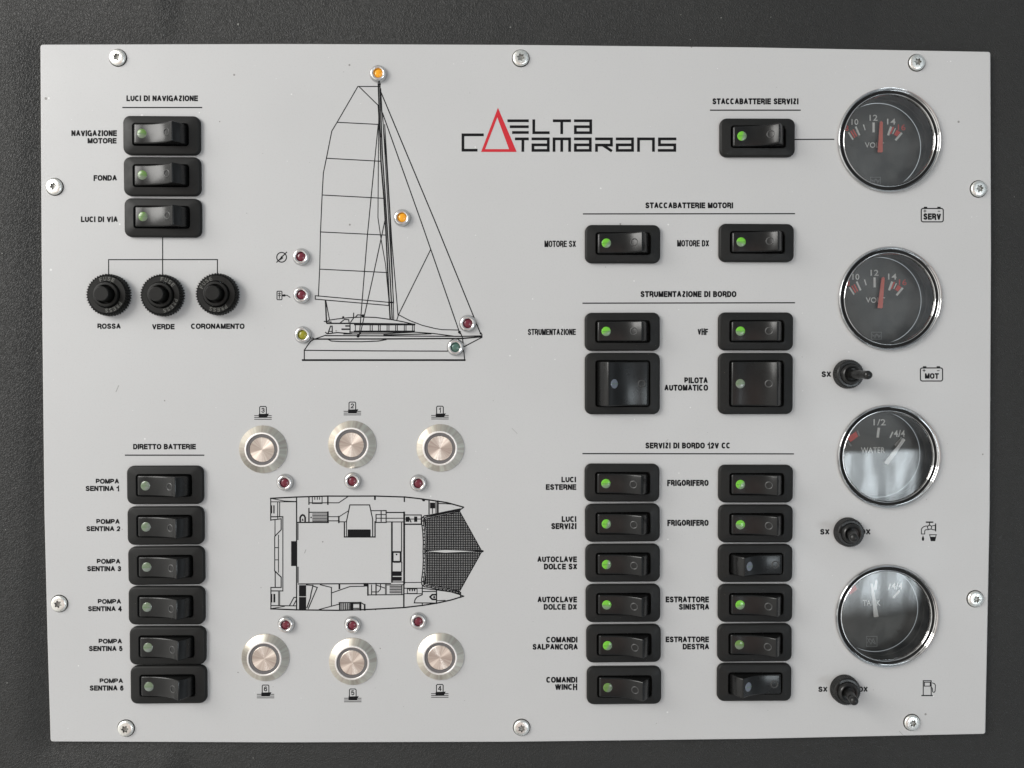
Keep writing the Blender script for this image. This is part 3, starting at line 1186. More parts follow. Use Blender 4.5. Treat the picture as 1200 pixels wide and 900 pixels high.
L([(382, 393.3), (450, 393.6), (540, 394.2), (564.6, 393.6)], 1.2)
L([(381.6, 389.6), (383.5, 391.2), (395, 389.8), (412, 391)], 1.2)
L([(403, 391.4), (450, 391.2), (486, 389.2), (508, 390.8), (532, 394)], 1.1)
L([(450, 392.5), (490, 391.6), (505, 391.2)], 1.2)
L([(410, 389.2), (485.5, 389.2)], 1.3)
L([(415.4, 388.2), (485.4, 388.2)], 1.5)
L([(415.8, 380.2), (485.4, 380.4)], 1.8)
for x in (416.4, 433.8, 436.2, 443.6, 445.6, 453.6, 455.8, 463.6, 465.6, 473.8, 475.8, 483.4, 485.4):
    L([(x, 380.4), (x, 388.2)], 0.9)
L([(383.4, 378.9), (412, 379), (450, 379.4), (486, 380)], 1.5)
L([(384.5, 375.4), (395, 373.8), (408, 372.4), (424, 371.5), (440, 372), (458, 374.4), (472, 377), (486, 380.2)], 1.1)
L([(381.4, 352), (382.6, 378)], 1.5)
L([(381.8, 352), (386.2, 375)], 1.0)
L([(380, 376.6), (388, 377.4)], 1.1)
pr.disc(402.2, 371.8, 1.3)
L([(398.4, 378.6), (403.6, 374.4), (408.6, 374.6), (409.2, 379)], 1.1)
L([(414.4, 367), (414.4, 372.6), (411, 377.4)], 1.1)
L([(416.6, 371.6), (419, 369), (426, 369.4)], 1.1)
pr.disc(425.4, 370, 1.7)
L([(384.6, 390), (387.4, 382.2), (389.2, 382.2), (389.4, 390.4)], 1.2)
L([(385.5, 388.4), (389.2, 388.4)], 0.9)
L([(405.4, 382), (410, 382)], 1.5)
L([(401, 385.8), (410, 385.8)], 1.6)
L([(410.2, 379), (410.2, 389)], 1.1)
L([(385, 398), (388, 399.6), (400, 400.3), (424, 400.5), (444, 399.6), (452.4, 398)], 1.1)
pr.disc(419.6, 393.8, 1.9)
part_print(pr, 'yacht_drawing', 'black line drawing of a sailing catamaran from the side')

# ------------------------------------------------------------------ deck plan
pr = Print()
K = 1200 / 140
A, B = zz(310, 570, K), zz(440, 570, K)
D, G = zz(310, 640, K), zz(440, 640, K)


def LA(w, *p): pr.line(A(*p), w)
def LB(w, *p): pr.line(B(*p), w)
def LD(w, *p): pr.line(D(*p), w)
def LG(w, *p): pr.line(G(*p), w)
def RA(x0, y0, x1, y1, m=0): pr.poly(A((x0, y0), (x1, y0), (x1, y1), (x0, y1)), m)
def RB(x0, y0, x1, y1, m=0): pr.poly(B((x0, y0), (x1, y0), (x1, y1), (x0, y1)), m)
def RD(x0, y0, x1, y1, m=0): pr.poly(D((x0, y0), (x1, y0), (x1, y1), (x0, y1)), m)
def RG(x0, y0, x1, y1, m=0): pr.poly(G((x0, y0), (x1, y0), (x1, y1), (x0, y1)), m)


LA(1.4, (62, 120), (320, 107), (640, 97), (840, 98), (1114, 97), (1300, 103), (1414, 107), (1550, 122), (1654, 136), (1834, 163), (1996, 208))
LB(1.2, (885, 211), (850, 235), (720, 262), (620, 283), (500, 296))
LA(1.1, (62, 120), (62, 340))
LA(0.9, (62, 155), (320, 155))
LA(0.9, (62, 120), (200, 147), (320, 152))
LA(0.9, (132, 155), (132, 320))
LA(0.9, (152, 155), (152, 305))
LA(1.2, (62, 305), (184, 305))
LA(1.0, (184, 305), (184, 1048))
LA(1.1, (62, 338), (132, 330), (167, 325), (167, 435), (105, 500))
LA(0.9, (105, 340), (105, 495))
RA(64, 190, 76, 272)
RA(88, 190, 101, 272)
LA(1.0, (102, 505), (102, 850))
LA(0.9, (140, 490), (140, 860))
LA(0.9, (102, 615), (140, 615))
LA(0.9, (102, 738), (140, 738))
LA(1.2, (102, 848), (167, 912))
LA(1.3, (322, 107), (322, 1240))
RA(325, 370, 342, 540, 1)
RA(267, 550, 320, 800)
RA(325, 806, 344, 970, 1)
LA(1.3, (446, 105), (446, 178))
LA(1.3, (446, 222), (446, 360))
LA(1.0, (450, 165), (745, 165), (838, 102))
LA(0.9, (480, 110), (480, 172), (578, 172), (578, 110))
for x in (505, 530, 552):
    LA(0.9, (x, 112), (x, 130))
LA(1.5, (636, 105), (636, 178))
LA(1.1, (446, 260), (638, 260))
LA(1.8, (636, 260), (636, 360))
for y in (277, 292, 307, 322, 337, 350):
    LA(0.9, (484, y), (622, y))
LA(1.3, (330, 362), (640, 362))
pr.disc(*A((468, 312))[0], 0.9)
LA(1.8, (358, 358), (358, 312), (370, 292), (383, 286), (397, 292), (408, 312), (408, 358))
pr.poly(A((372, 345), (382, 318), (394, 345)))
LA(0.9, (640, 304), (750, 304), (835, 250))
LA(1.0, (640, 346), (750, 346))
LA(1.5, (746, 304), (746, 362))
LA(1.0, (746, 356), (822, 356))
LA(1.1, (822, 356), (857, 186), (1055, 186), (1086, 330), (1086, 502))
LA(1.3, (802, 360), (802, 508), (1110, 508), (1110, 356))
LA(0.9, (824, 360), (824, 502))
RA(835, 432, 1066, 506)
LA(1.0, (1070, 244), (1200, 244))
RA(1100, 102, 1118, 136)
LA(0.9, (1120, 283), (1200, 283))
LA(1.1, (1120, 283), (1120, 360))
LA(0.9, (1120, 320), (1200, 320))
LB(1.1, (57, 243), (57, 350))
LA(1.1, (1110, 362), (1222, 362))
LB(1.1, (80, 243), (107, 243), (107, 360))
LB(0.9, (80, 283), (107, 283))
LB(0.9, (80, 320), (107, 320))
LB(1.2, (107, 262), (288, 262))
LB(1.9, (288, 262), (288, 975))
LB(0.9, (107, 320), (288, 320))
LB(1.0, (107, 357), (288, 357))
LB(1.7, (165, 360), (165, 960))
LB(1.0, (262, 360), (262, 650))
RB(160, 650, 264, 668)
RB(160, 668, 182, 765)
RB(244, 668, 264, 765)
RB(182, 748, 244, 768)
pr.disc(*B((212, 684))[0], 1.0)
LB(1.0, (264, 765), (264, 855))
RB(160, 853, 264, 900)
RB(160, 908, 264, 948)
LB(1.0, (165, 960), (288, 960))
LB(1.1, (292, 287), (460, 287))
LB(1.5, (292, 380), (460, 380))
LB(1.1, (460, 287), (460, 372))
LB(0.9, (292, 328), (460, 328))
RB(303, 305, 340, 356)
LB(1.2, (335, 310), (356, 356))
RB(388, 303, 420, 356)
LB(1.4, (290, 106), (290, 150))
pr.poly(B((462, 128), (502, 134), (494, 150), (475, 150)))
LB(1.2, (538, 138), (538, 276))
LB(1.0, (608, 146), (608, 270))
LB(1.9, (626, 150), (626, 270))
RB(548, 163, 600, 221)
LB(0.9, (572, 221), (572, 270))
LB(1.0, (640, 172), (705, 174), (760, 178))
# the net between the bows
HX = [(492, 330), (560, 312), (640, 296), (740, 274), (845, 250), (1068, 650), (700, 634), (506, 648), (514, 560), (510, 460), (498, 380)]
netU = B(*HX)
netL = B(*[(x, 1304 - y) for x, y in HX])


def clip_scan(poly, c, axis):
    """crossings of the outline with a straight line; even-odd pairs"""
    xs = []
    for i in range(len(poly)):
        a, b = poly[i - 1], poly[i]
        if axis == 0:
            if (a[1] > c) != (b[1] > c):
                xs.append(a[0] + (b[0] - a[0]) * (c - a[1]) / (b[1] - a[1]))
        else:
            if (a[0] > c) != (b[0] > c):
                xs.append(a[1] + (b[1] - a[1]) * (c - a[0]) / (b[0] - a[0]))
    xs.sort()
    return list(zip(xs[::2], xs[1::2]))


for net in (netU, netL):
    c = 596.0
    while c < 697:
        for a, b in clip_scan(net, c, 0):
            pr.line([(a, c), (b, c)], 1.12, cap=False)
        c += 2.02
    c = 495.0
    while c < 566:
        for a, b in clip_scan(net, c, 1):
            pr.line([(c, a), (c, b)], 1.12, cap=False)
        c += 2.02
    pr.line(net + net[:1], 0.9)
pr.disc(*B((1076, 651))[0], 1.3)
for sgn in (0, 1):
    f = (lambda *p: B(*[(x, 1304 - y) if sgn else (x, y) for x, y in p]))
    c1 = f((850, 240), (740, 262), (620, 288), (545, 303), (497, 313), (484, 330), (484, 370), (496, 460), (500, 560), (495, 652))
    c0 = f((850, 226), (720, 252), (615, 274), (540, 289), (490, 296), (466, 318), (464, 372), (476, 460), (480, 560), (478, 652))
    pr.line(c1, 1.1)
    pr.line(c0, 1.2)
    # stitches across the border
    for (a, b), (e, g) in zip(zip(c0, c0[1:]), zip(c1, c1[1:])):
        n = max(1, int(math.hypot(b[0] - a[0], b[1] - a[1]) / 3.6))
        for i in range(n):
            t = (i + 0.5) / n
            u = (a[0] + (b[0] - a[0]) * t, a[1] + (b[1] - a[1]) * t)
            v = (e[0] + (g[0] - e[0]) * t, e[1] + (g[1] - e[1]) * t)
            pr.line([u, v], 1.2)
# lower half
LD(1.1, (64, 415), (64, 632))
LD(1.1, (64, 415), (167, 415), (167, 310), (107, 255), (107, 415))
LD(1.1, (64, 450), (184, 450))
LD(0.9, (140, 245), (140, 262))
RD(66, 480, 78, 566)
RD(89, 480, 108, 566)
RD(136, 450, 157, 596, 1)
LD(1.0, (64, 597), (320, 600))
LD(0.9, (64, 628), (200, 605))
LD(1.4, (64, 630), (320, 640), (750, 645), (1000, 638), (1200, 628), (1400, 617), (1584, 596), (1734, 572), (1874, 541), (1999, 503))
LD(1.1, (252, 595), (295, 515), (320, 515))
LD(1.0, (290, 596), (320, 540))
LD(1.2, (340, 380), (1265, 376))
RD(346, 392, 418, 505)
RD(346, 511, 418, 636)
LD(1.0, (420, 390), (485, 395))
LD(1.2, (487, 395), (468, 470), (460, 522), (426, 618))
LD(1.1, (490, 402), (530, 415), (440, 626))
LD(1.0, (560, 388), (672, 415), (672, 602))
LD(1.0, (680, 468), (860, 405), (1000, 403))
LD(1.8, (752, 382), (752, 424))
LD(1.0, (550, 636), (745, 584))
RD(748, 568, 765, 642)
for x in (772, 790, 808, 826, 844):
    RD(x, 574, x + 11, 640)
RD(858, 568, 892, 640)
LD(1.2, (750, 568), (965, 566))
LD(1.0, (896, 578), (956, 578), (956, 625), (896, 625))
LD(1.8, (964, 568), (964, 640))
LD(1.1, (968, 568), (1008, 590))
LD(1.8, (1006, 590), (1006, 640))
RD(995, 370, 1042, 406)
LD(1.6, (1038, 392), (1038, 490))
LD(1.1, (1038, 490), (1400, 487))
LD(1.0, (1075, 392), (1075, 490))
LD(1.3, (1120, 375), (1120, 490))
LD(1.0, (1080, 460), (1140, 460), (1165, 432), (1165, 376))
LD(1.0, (1120, 390), (1215, 424))
RG(95, 375, 114, 486, 1)
LG(0.9, (285, 366), (455, 364))
LG(1.0, (116, 390), (284, 388))
for y in (404, 420, 436, 452, 468):
    LG(1.0, (146, y), (256, y))
LG(1.0, (265, 388), (265, 484))
LG(1.5, (285, 372), (285, 615))
LG(1.0, (290, 423), (465, 423))
LG(0.9, (320, 430), (320, 475), (418, 475), (418, 430), (320, 430))
for x in (345, 370, 392):
    LG(1.3, (x, 432), (x, 447))
LG(0.9, (292, 478), (470, 478))
LG(1.1, (470, 400), (470, 488), (420, 510), (398, 536), (390, 570), (614, 572))
LG(1.0, (470, 456), (612, 456))
LG(1.3, (613, 442), (613, 575))
LG(1.8, (606, 487), (570, 488), (548, 510), (570, 534), (606, 535))
pr.disc(*G((590, 512))[0], 1.3)
LG(1.0, (470, 572), (470, 596))
LG(1.1, (470, 425), (615, 440), (760, 460), (850, 488), (885, 503))
LG(1.2, (855, 466), (855, 514))
LG(0.9, (620, 548), (700, 545))
LG(1.0, (0, 637), (0, 636))
part_print(pr, 'deck_plan_drawing', 'black line drawing of a catamaran deck seen from above', [M['ink'], M['ink_soft']])

# scuffs left on the paint
for pts, wd in (((357.0, 648.0, 358.4, 644.4), 0.9), ((600, 502, 606, 508), 0.5), ((783, 515, 779, 519), 0.5),
                ((136, 459, 139, 452), 1.0), ((1054, 857, 1058, 861), 0.6)):
    pr = Print(0.00002)
    pr.line([pts[:2], pts[2:]], wd)
    part_print(pr, 'paint_scuff', None, M['scuff'])


# ------------------------------------------------------------------ rocker switches
def make_bezel(h, oh):
    b = MB()
    Wd = 88.0
    b.loft([rrect(Wd, h, 8, 0.1), rrect(Wd, h, 8, 3.0), rrect(Wd - 0.8, h - 0.8, 7.7, 4.0), rrect(Wd - 2.6, h - 2.6, 7, 4.7),
            rrect(Wd - 5, h - 5, 6, 5.0), rrect(66.5, oh + 2.5, 4.2, 6.7), rrect(65, oh + 1, 3.6, 6.8), rrect(64, oh, 3.2, 6.3)])
    b.loft([rrect(64, oh, 3.2, 6.3), rrect(64, oh, 3.2, 0.4)], 1, cap1=True)
    return b


TOP = [(-30.3, 0.8), (-30.3, 6.4), (-29.8, 7.9), (-28.6, 8.9), (-27, 9.25), (-20, 9.35), (-13, 9.7), (-6, 10.7), (0, 12.2), (6, 14.3),
       (11, 16.6), (15, 19.1), (17.6, 21.0), (18.7, 21.6), (19.5, 21.4), (20.4, 20.7), (23.2, 17.9), (26.2, 14), (28.6, 9.2), (30, 4.6), (30.3, 0.8)]


def face_z(x):
    for (a, za), (b, zb) in zip(TOP[3:14], TOP[4:15]):
        if a <= x <= b:
            return za + (zb - za) * (x - a) / (b - a), math.atan2(zb - za, b - a)


def make_rocker(w, flip):
    b = MB()
    sg = -1 if flip else 1
    prof = [(x * sg, z) for x, z in TOP]
    if flip:
        prof = prof[::-1]
    n = len(prof)

    def layer(y, ins):
        out = []
        for i, (x, z) in enumerate(prof):
            if i in (0, n - 1):
                out.append((x * (1 - ins / 30), y, z))
                continue
            a, c = prof[i - 1], prof[min(n - 1, i + 1)]
            tx, tz = c[0] - a[0], c[1] - a[1]
            Ln = math.hypot(tx, tz)
            nx, nz = -tz / Ln, tx / Ln        # outward is up for a left-to-right profile
            out.append((x - nx * ins, y, z - nz * ins))
        return out
    R = 1.7
    ends = [(R * (1 - math.sin(a)), R * (1 - math.cos(a))) for a in (PI / 2, PI / 2 * .8, PI / 2 * .55, PI / 2 * .28, 0)]
    lay = [layer(w / 2 - iy, iz) for iy, iz in ends] + [layer(-w / 2 + iy, iz) for iy, iz in reversed(ends)]
    b.loft(lay, 0, True, True)
    return b


def make_lens(x, flip):
    z, a = face_z(x)
    b = MB()
    b.lathe([(5.4, -0.6), (5.4, 0.2), (4.7, 0.55), (3.2, 0.8), (1.6, 0.9), (0.05, 0.93)], 24, 0, cap1=True)
    b.face([(-4.8, -0.25, 0.97), (4.8, -0.25, 0.97), (4.8, 0.25, 0.97), (-4.8, 0.25, 0.97)], 1)
    return b, z, a


def make_omark():
    b = MB()
    prof = []
    n = 8
    loops = []
    for i in range(28):
        t = 2 * PI * i / 28
        loops.append([((3.9 + 0.75 * math.cos(2 * PI * k / n)) * math.cos(t), (3.9 + 0.75 * math.cos(2 * PI * k / n)) * math.sin(t),
                       0.7 * math.sin(2 * PI * k / n)) for k in range(n)])
    loops.append(loops[0])
    b.loft(loops)
    return b


SW_GROUP = 'black rocker switches with indicator lens'


def make_switch(big, flip, lens_mat, label):
    t = thing('rocker_switch', label, 'switch', (0, 0, 0), SW_GROUP if not big else 'large square rocker switches')
    h, oh = (72.0, 54.0) if big else (44.6, 25.6)
    make_bezel(h, oh).build('bezel', [M['bezel'], M['black']], t)
    rk = make_rocker(oh - 2.4, flip).build('rocker', M['rocker'], t)
    xl, xo = (-20, 11) if not flip else (11.5, -21.5)
    for nm, x in (('lens', xl), ('off_mark', xo)):
        z, a = face_z(x)
        if nm == 'lens':
            lb, _, _ = make_lens(x, flip)
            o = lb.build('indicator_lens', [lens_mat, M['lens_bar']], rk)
        else:
            o = make_omark().build('off_mark', M['mark'], rk)
        xx, aa = (x, a) if not flip else (-x, -a)
        o.location = (xx * S, 0, z * S)
        o.rotation_euler = (0, -aa, 0)
    return t


LEFT_SW = [
    (190.0, 159.0, 'lens_pale', 'black rocker switch beside the NAVIGAZIONE MOTORE caption'),
    (190.6, 207.0, 'lens_pale', 'black rocker switch beside the FONDA caption'),
    (191.4, 255.4, 'lens_pale', 'black rocker switch beside LUCI DI VIA, above the three fuse caps'),
    (194.0, 568.2, 'lens_dull', 'black rocker switch beside POMPA SENTINA 1, top of the lower left column'),
    (194.6, 615.8, 'lens_dull', 'black rocker switch beside the POMPA SENTINA 2 caption'),
    (195.4, 662.6, 'lens_dull', 'black rocker switch beside the POMPA SENTINA 3 caption'),
    (195.8, 709.3, 'lens_dull', 'black rocker switch beside the POMPA SENTINA 4 caption'),
    (197.0, 756.2, 'lens_dull', 'black rocker switch beside the POMPA SENTINA 5 caption'),
    (198.0, 801.8, 'lens_dull', 'black rocker switch beside POMPA SENTINA 6, bottom of the lower left column')]
RIGHT_SW = [
    (887.3, 161.6, 'lens_green', 'black rocker switch under STACCABATTERIE SERVIZI, wired by a line to the top gauge'),
    (729.6, 286.2, 'lens_green', 'black rocker switch with bright green lens beside MOTORE SX'),
    (886.2, 284.8, 'lens_green', 'black rocker switch with green lens beside MOTORE DX'),
    (729.2, 388.8, 'lens_green', 'black rocker switch with green lens beside the STRUMENTAZIONE caption'),
    (885.5, 388.4, 'lens_green', 'black rocker switch with green lens beside the VHF caption'),
    (728.9, 565.6, 'lens_green', 'black rocker switch with green lens beside LUCI ESTERNE'),
    (729.4, 612.4, 'lens_green', 'black rocker switch with green lens beside LUCI SERVIZI'),
    (729.6, 659.5, 'lens_green', 'black rocker switch with green lens beside AUTOCLAVE DOLCE SX'),
    (730.0, 706.6, 'lens_green', 'black rocker switch with green lens beside AUTOCLAVE DOLCE DX'),
    (730.7, 753.8, 'lens_green', 'black rocker switch with green lens beside COMANDI SALPANCORA'),
    (731.2, 802.8, 'lens_pale', 'black rocker switch beside COMANDI WINCH, bottom of its column'),
    (885.5, 566.8, 'lens_green', 'black rocker switch beside the upper of the two FRIGORIFERO captions'),
    (885.3, 613.5, 'lens_green', 'black rocker switch beside the lower of the two FRIGORIFERO captions'),
    (884.9, 706.6, 'lens_green', 'black rocker switch with green lens beside ESTRATTORE SINISTRA'),
    (884.2, 752.9, 'lens_pale', 'black rocker switch with green lens beside ESTRATTORE DESTRA')]
OFF_SW = [
    (884.9, 659.8, 'lens_blue', 'switched off black rocker between the lower FRIGORIFERO and ESTRATTORE SINISTRA switches'),
    (883.8, 799.2, 'lens_blue', 'switched off black rocker at the bottom, below the ESTRATTORE DESTRA switch')]
proto = {}
for x, y, lm, label in LEFT_SW + RIGHT_SW + OFF_SW:
    flip = lm == 'lens_blue'
    # the outline that was measured is that of the raised rim
    loc = at(x, y, 0.0012)
    loc = (loc[0], loc[1], 0)
    if lm not in proto:
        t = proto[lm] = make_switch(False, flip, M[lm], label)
        t.location = loc
    else:
        t = dup(proto[lm], label, loc)
    t.rotation_euler.z = random.uniform(-0.006, 0.006)
    for ch in t.children:
        if ch.name.startswith('rocker'):
            ch.rotation_euler = (random.uniform(-0.012, 0.012), random.uniform(-0.012, 0.012), random.uniform(-0.006, 0.006))
for x, y, flip, lm, label in ((729.3, 449.5, True, 'lens_blue', 'large square black rocker switched off, left of PILOTA AUTOMATICO'),
                              (885.2, 449.5, False, 'lens_dull', 'large square black rocker with pale lens, right of PILOTA AUTOMATICO')):
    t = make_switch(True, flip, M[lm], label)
    p = at(x, y, 0.0012)
    t.location = (p[0], p[1], 0)


# ------------------------------------------------------------------ fuse holders
def arc_text(b, body, r, h, z, mid_deg, step_deg):
    """raised letters on a circle, tops outward, read clockwise"""
    n = len(body)
    for i, ch in enumerate(body):
        vs, fs = glyphs(ch, 0.02)
        a = math.radians(mid_deg - (i - (n - 1) / 2) * step_deg)
        w = h * 0.72
        loops = {}
        for f in fs:
            top, bot = [], []
            for k in f:
                u, v = (vs[k][0] - 0.5) * w, vs[k][1] * h - h / 2
                rr = r + v
                x = math.cos(a) * rr + math.sin(a) * u
                y = math.sin(a) * rr - math.cos(a) * u
                top.append((x, y, z + 0.55))
            b.face(top)


def make_fuse(label, rot, arcs):
    t = thing('fuse_holder', label, 'fuse holder', (0, 0, 0), 'round black fuse holder caps')
    b = MB()
    b.lathe([(24.2, 0), (24.2, 1), (24.2, 9.0), (23.0, 10.0), (21.9, 9.3), (21.2, 10.0), (15.4, 10.0), (14.9, 9.2), (14.8, 6.0)], 92, 0,
            teeth=((0, 1, 2, 3), 1.9))
    cap = b.build('knurled_cap', M['fuse'], t, smooth=25)
    b = MB()
    b.lathe([(14.2, 4), (14.2, 12.6), (13.7, 13.4), (12.6, 13.6), (11.2, 13.6), (10.7, 13.0), (10.6, 6.0)], 48, 0, cap1=True)
    b.build('collar', M['fuse'], t)
    b = MB()
    b.lathe([(8.5, 5), (8.3, 21.8), (8.0, 22.4), (7.6, 22.6), (0.1, 22.6)], 40, 0, cap1=True)
    b.build('push_button', M['fuse'], t, smooth=25)
    b = MB()
    for body, mid, step in arcs:
        arc_text(b, body, 18.3, 4.4, 9.75, mid, step)
    b.build('raised_lettering', M['raised'], cap, smooth=0)
    p = at(*rot, 0.0025)
    t.location = (p[0], p[1], 0)
    return t


make_fuse('black knurled fuse cap above the ROSSA caption', (127.6, 345.8), (('FUSE', 88, 15), ('PRESS', -62, 14)))
make_fuse('black knurled fuse cap above the VERDE caption', (190.6, 346.2), (('FUSE', 62, 15), ('PRESS', -48, 14)))
make_fuse('black knurled fuse cap above the CORONAMENTO caption', (255.2, 344.9), (('FUSE', 132, 15), ('PRESS', -82, 14)))


# ------------------------------------------------------------------ indicator lamps
def make_led(lm, label):
    t = thing('indicator_lamp', label, 'indicator lamp', (0, 0, 0), 'small chrome rimmed indicator lamps')
    b = MB()
    b.lathe([(10.2, 0.1), (10.2, 0.5), (9.9, 1.3), (9.3, 2.9), (8.5, 4.3)], 44, 1)
    b.lathe([(8.5, 4.3), (7.6, 4.9), (6.8, 5.0), (5.9, 4.6), (5.3, 3.6), (5.0, 2.0), (5.0, 1.0)], 44, 0)
    # spanner slots
    b.face([(5.6, -0.7, 4.9), (8.6, -0.7, 4.4), (8.6, 0.7, 4.4), (5.6, 0.7, 4.9)], 1)
    b.build('bezel', [M['bright'], M['chrome']], t, smooth=60)
    b = MB()
    b.lathe([(5.0, 0.5), (4.95, 2.0), (4.5, 2.7), (3.4, 3.3), (1.8, 3.7), (0.05, 3.8)], 28, 0, cap1=True)
    b.build('lens', M[lm], t, smooth=60)
    return t


LEDS = [(443.6, 86.8, 'led_orange', 'orange indicator lamp above the masthead of the yacht drawing'),
        (471.4, 255.4, 'led_orange', 'orange indicator lamp between mast and forestay in the yacht drawing'),
        (353.4, 301.2, 'led_red', 'dark red indicator lamp beside the lightning symbol'),
        (353.9, 345.8, 'led_red', 'dark red indicator lamp left of the boom, beside the charger symbol'),
        (355.2, 392.5, 'led_yellow', 'olive yellow indicator lamp at the stern of the yacht drawing'),
        (548.2, 379.2, 'led_red', 'dark red indicator lamp at the bow of the yacht drawing'),
        (533.8, 407.0, 'led_green', 'grey green indicator lamp on the hull of the yacht drawing'),
        (334.3, 565.2, 'led_red', 'dark red indicator lamp below the round button numbered 3'),
        (413.4, 563.4, 'led_red', 'dark red indicator lamp below the round button numbered 2'),
        (490.4, 566.0, 'led_red', 'dark red indicator lamp beside the round button numbered 1'),
        (335.6, 731.3, 'led_red', 'dark red indicator lamp above the round button numbered 6'),
        (413.4, 731.8, 'led_red', 'dark red indicator lamp above the round button numbered 5'),
        (490.4, 727.4, 'led_red', 'dark red indicator lamp beside the round button numbered 4')]
proto = {}
for i, (x, y, lm, label) in enumerate(LEDS):
    if lm not in proto:
        t = proto[lm] = make_led(lm, label)
        t.location = at(x, y)
    else:
        t = dup(proto[lm], label, at(x, y))


# ------------------------------------------------------------------ steel push buttons
def make_button(label):
    t = thing('push_button', label, 'push button', (0, 0, 0), 'round steel push buttons of the bilge pumps')
    b = MB()
    b.lathe([(27.8, 0.1), (27.8, 0.9), (27.2, 1.5), (20.2, 5.3)], 72, 0)
    b.lathe([(20.2, 5.3), (19.7, 5.9), (18.5, 6.0), (18.1, 5.6), (18.0, 5.0), (18.0, 1.5)], 72, 1)
    b.build('bezel', [M['spun_ring'], M['lip']], t, smooth=30)
    b = MB()
    b.lathe([(18.0, 1.5), (18.0, 4.6), (17.7, 4.9), (14.8, 4.9), (14.6, 4.4), (14.6, 1.5)], 56, 0)
    b.build('light_ring', M['light_ring'], t)
    b = MB()
    b.lathe([(14.5, 1.5), (14.5, 4.7), (14.0, 5.1), (8, 5.0), (0.4, 4.9)], 56, 0, cap1=True)
    b.build('button_face', M['spun_face'], t)
    return t


BTN = [(308.6, 526.4, 'round steel push button under the pump symbol numbered 3'),
       (412.8, 520.8, 'round steel push button under the pump symbol numbered 2'),
       (516.0, 524.8, 'round steel push button under the pump symbol numbered 1'),
       (311.2, 770.2, 'round steel push button above the pump symbol numbered 6'),
       (413.6, 774.8, 'round steel push button above the pump symbol numbered 5'),
       (516.0, 769.0, 'round steel push button above the pump symbol numbered 4')]
for i, (x, y, label) in enumerate(BTN):
    if i == 0:
        bt = make_button(label)
        bt.location = at(x, y)
    else:
        dup(bt, label, at(x, y))


# ------------------------------------------------------------------ screws
def make_screw(label):
    b = MB()
    n = 72

    def lobe(r0, amp, z):
        return [((r0 + amp * math.cos(6 * 2 * PI * i / n)) * math.cos(2 * PI * i / n),
                 (r0 + amp * math.cos(6 * 2 * PI * i / n)) * math.sin(2 * PI * i / n), z) for i in range(n)]

    def circ(r, z):
        return [(r * math.cos(2 * PI * i / n), r * math.sin(2 * PI * i / n), z) for i in range(n)]
    b.loft([circ(9.4, 0.1), circ(9.4, 1.2), circ(9.1, 2.0), circ(8.4, 2.6), circ(7.2, 3.0), circ(5.6, 3.2), lobe(3.7, 0.75, 3.25)])
    b.loft([lobe(3.7, 0.75, 3.25), lobe(3.4, 0.75, 1.2)], 1)
    b.loft([lobe(3.4, 0.75, 1.2), circ(1.0, 0.8)], 1, cap1=True)
    # flat black ring: the gap round the head with its shadow painted in
    b.loft([circ(10.3, 0.06), circ(9.3, 0.06)], 2)
    o = b.build('screw', [M['screw'], M['recess'], M['black']], None, smooth=40)
    o['label'] = label
    o['category'] = 'screw'
    o['group'] = 'panel fixing screws'
    return o


SCREWS = [(138.3, 67.8, 'steel screw at the top edge, above LUCI DI NAVIGAZIONE'),
          (610.2, 68.4, 'steel screw at the middle of the top edge of the panel'),
          (1074, 73.6, 'steel screw at the top edge, above the top gauge'),
          (64.2, 219, 'steel screw at the left edge, near the FONDA caption'),
          (1146.4, 221.5, 'steel screw at the right edge, near the SERV battery symbol'),
          (69.6, 707.2, 'steel screw at the left edge, beside the POMPA SENTINA 4 caption'),
          (1142.5, 701.6, 'steel screw at the right edge, beside the bottom gauge'),
          (147.8, 853.2, 'steel screw at the bottom edge, below POMPA SENTINA 6'),
          (611.2, 852.3, 'steel screw at the middle of the bottom edge of the panel'),
          (1068.4, 846.5, 'steel screw at the bottom edge, below the fuel pump symbol')]
sc0 = None
for x, y, label in SCREWS:
    if sc0 is None:
        s = sc0 = make_screw(label)
    else:
        s = sc0.copy()
        C.collection.objects.link(s)
        s['label'] = label
    s.location = at(x, y)
    s.rotation_euler = (0, 0, random.uniform(0, PI))


# ------------------------------------------------------------------ gauges
DEP = -0.0135                    # height of the dials, sunk behind the panel


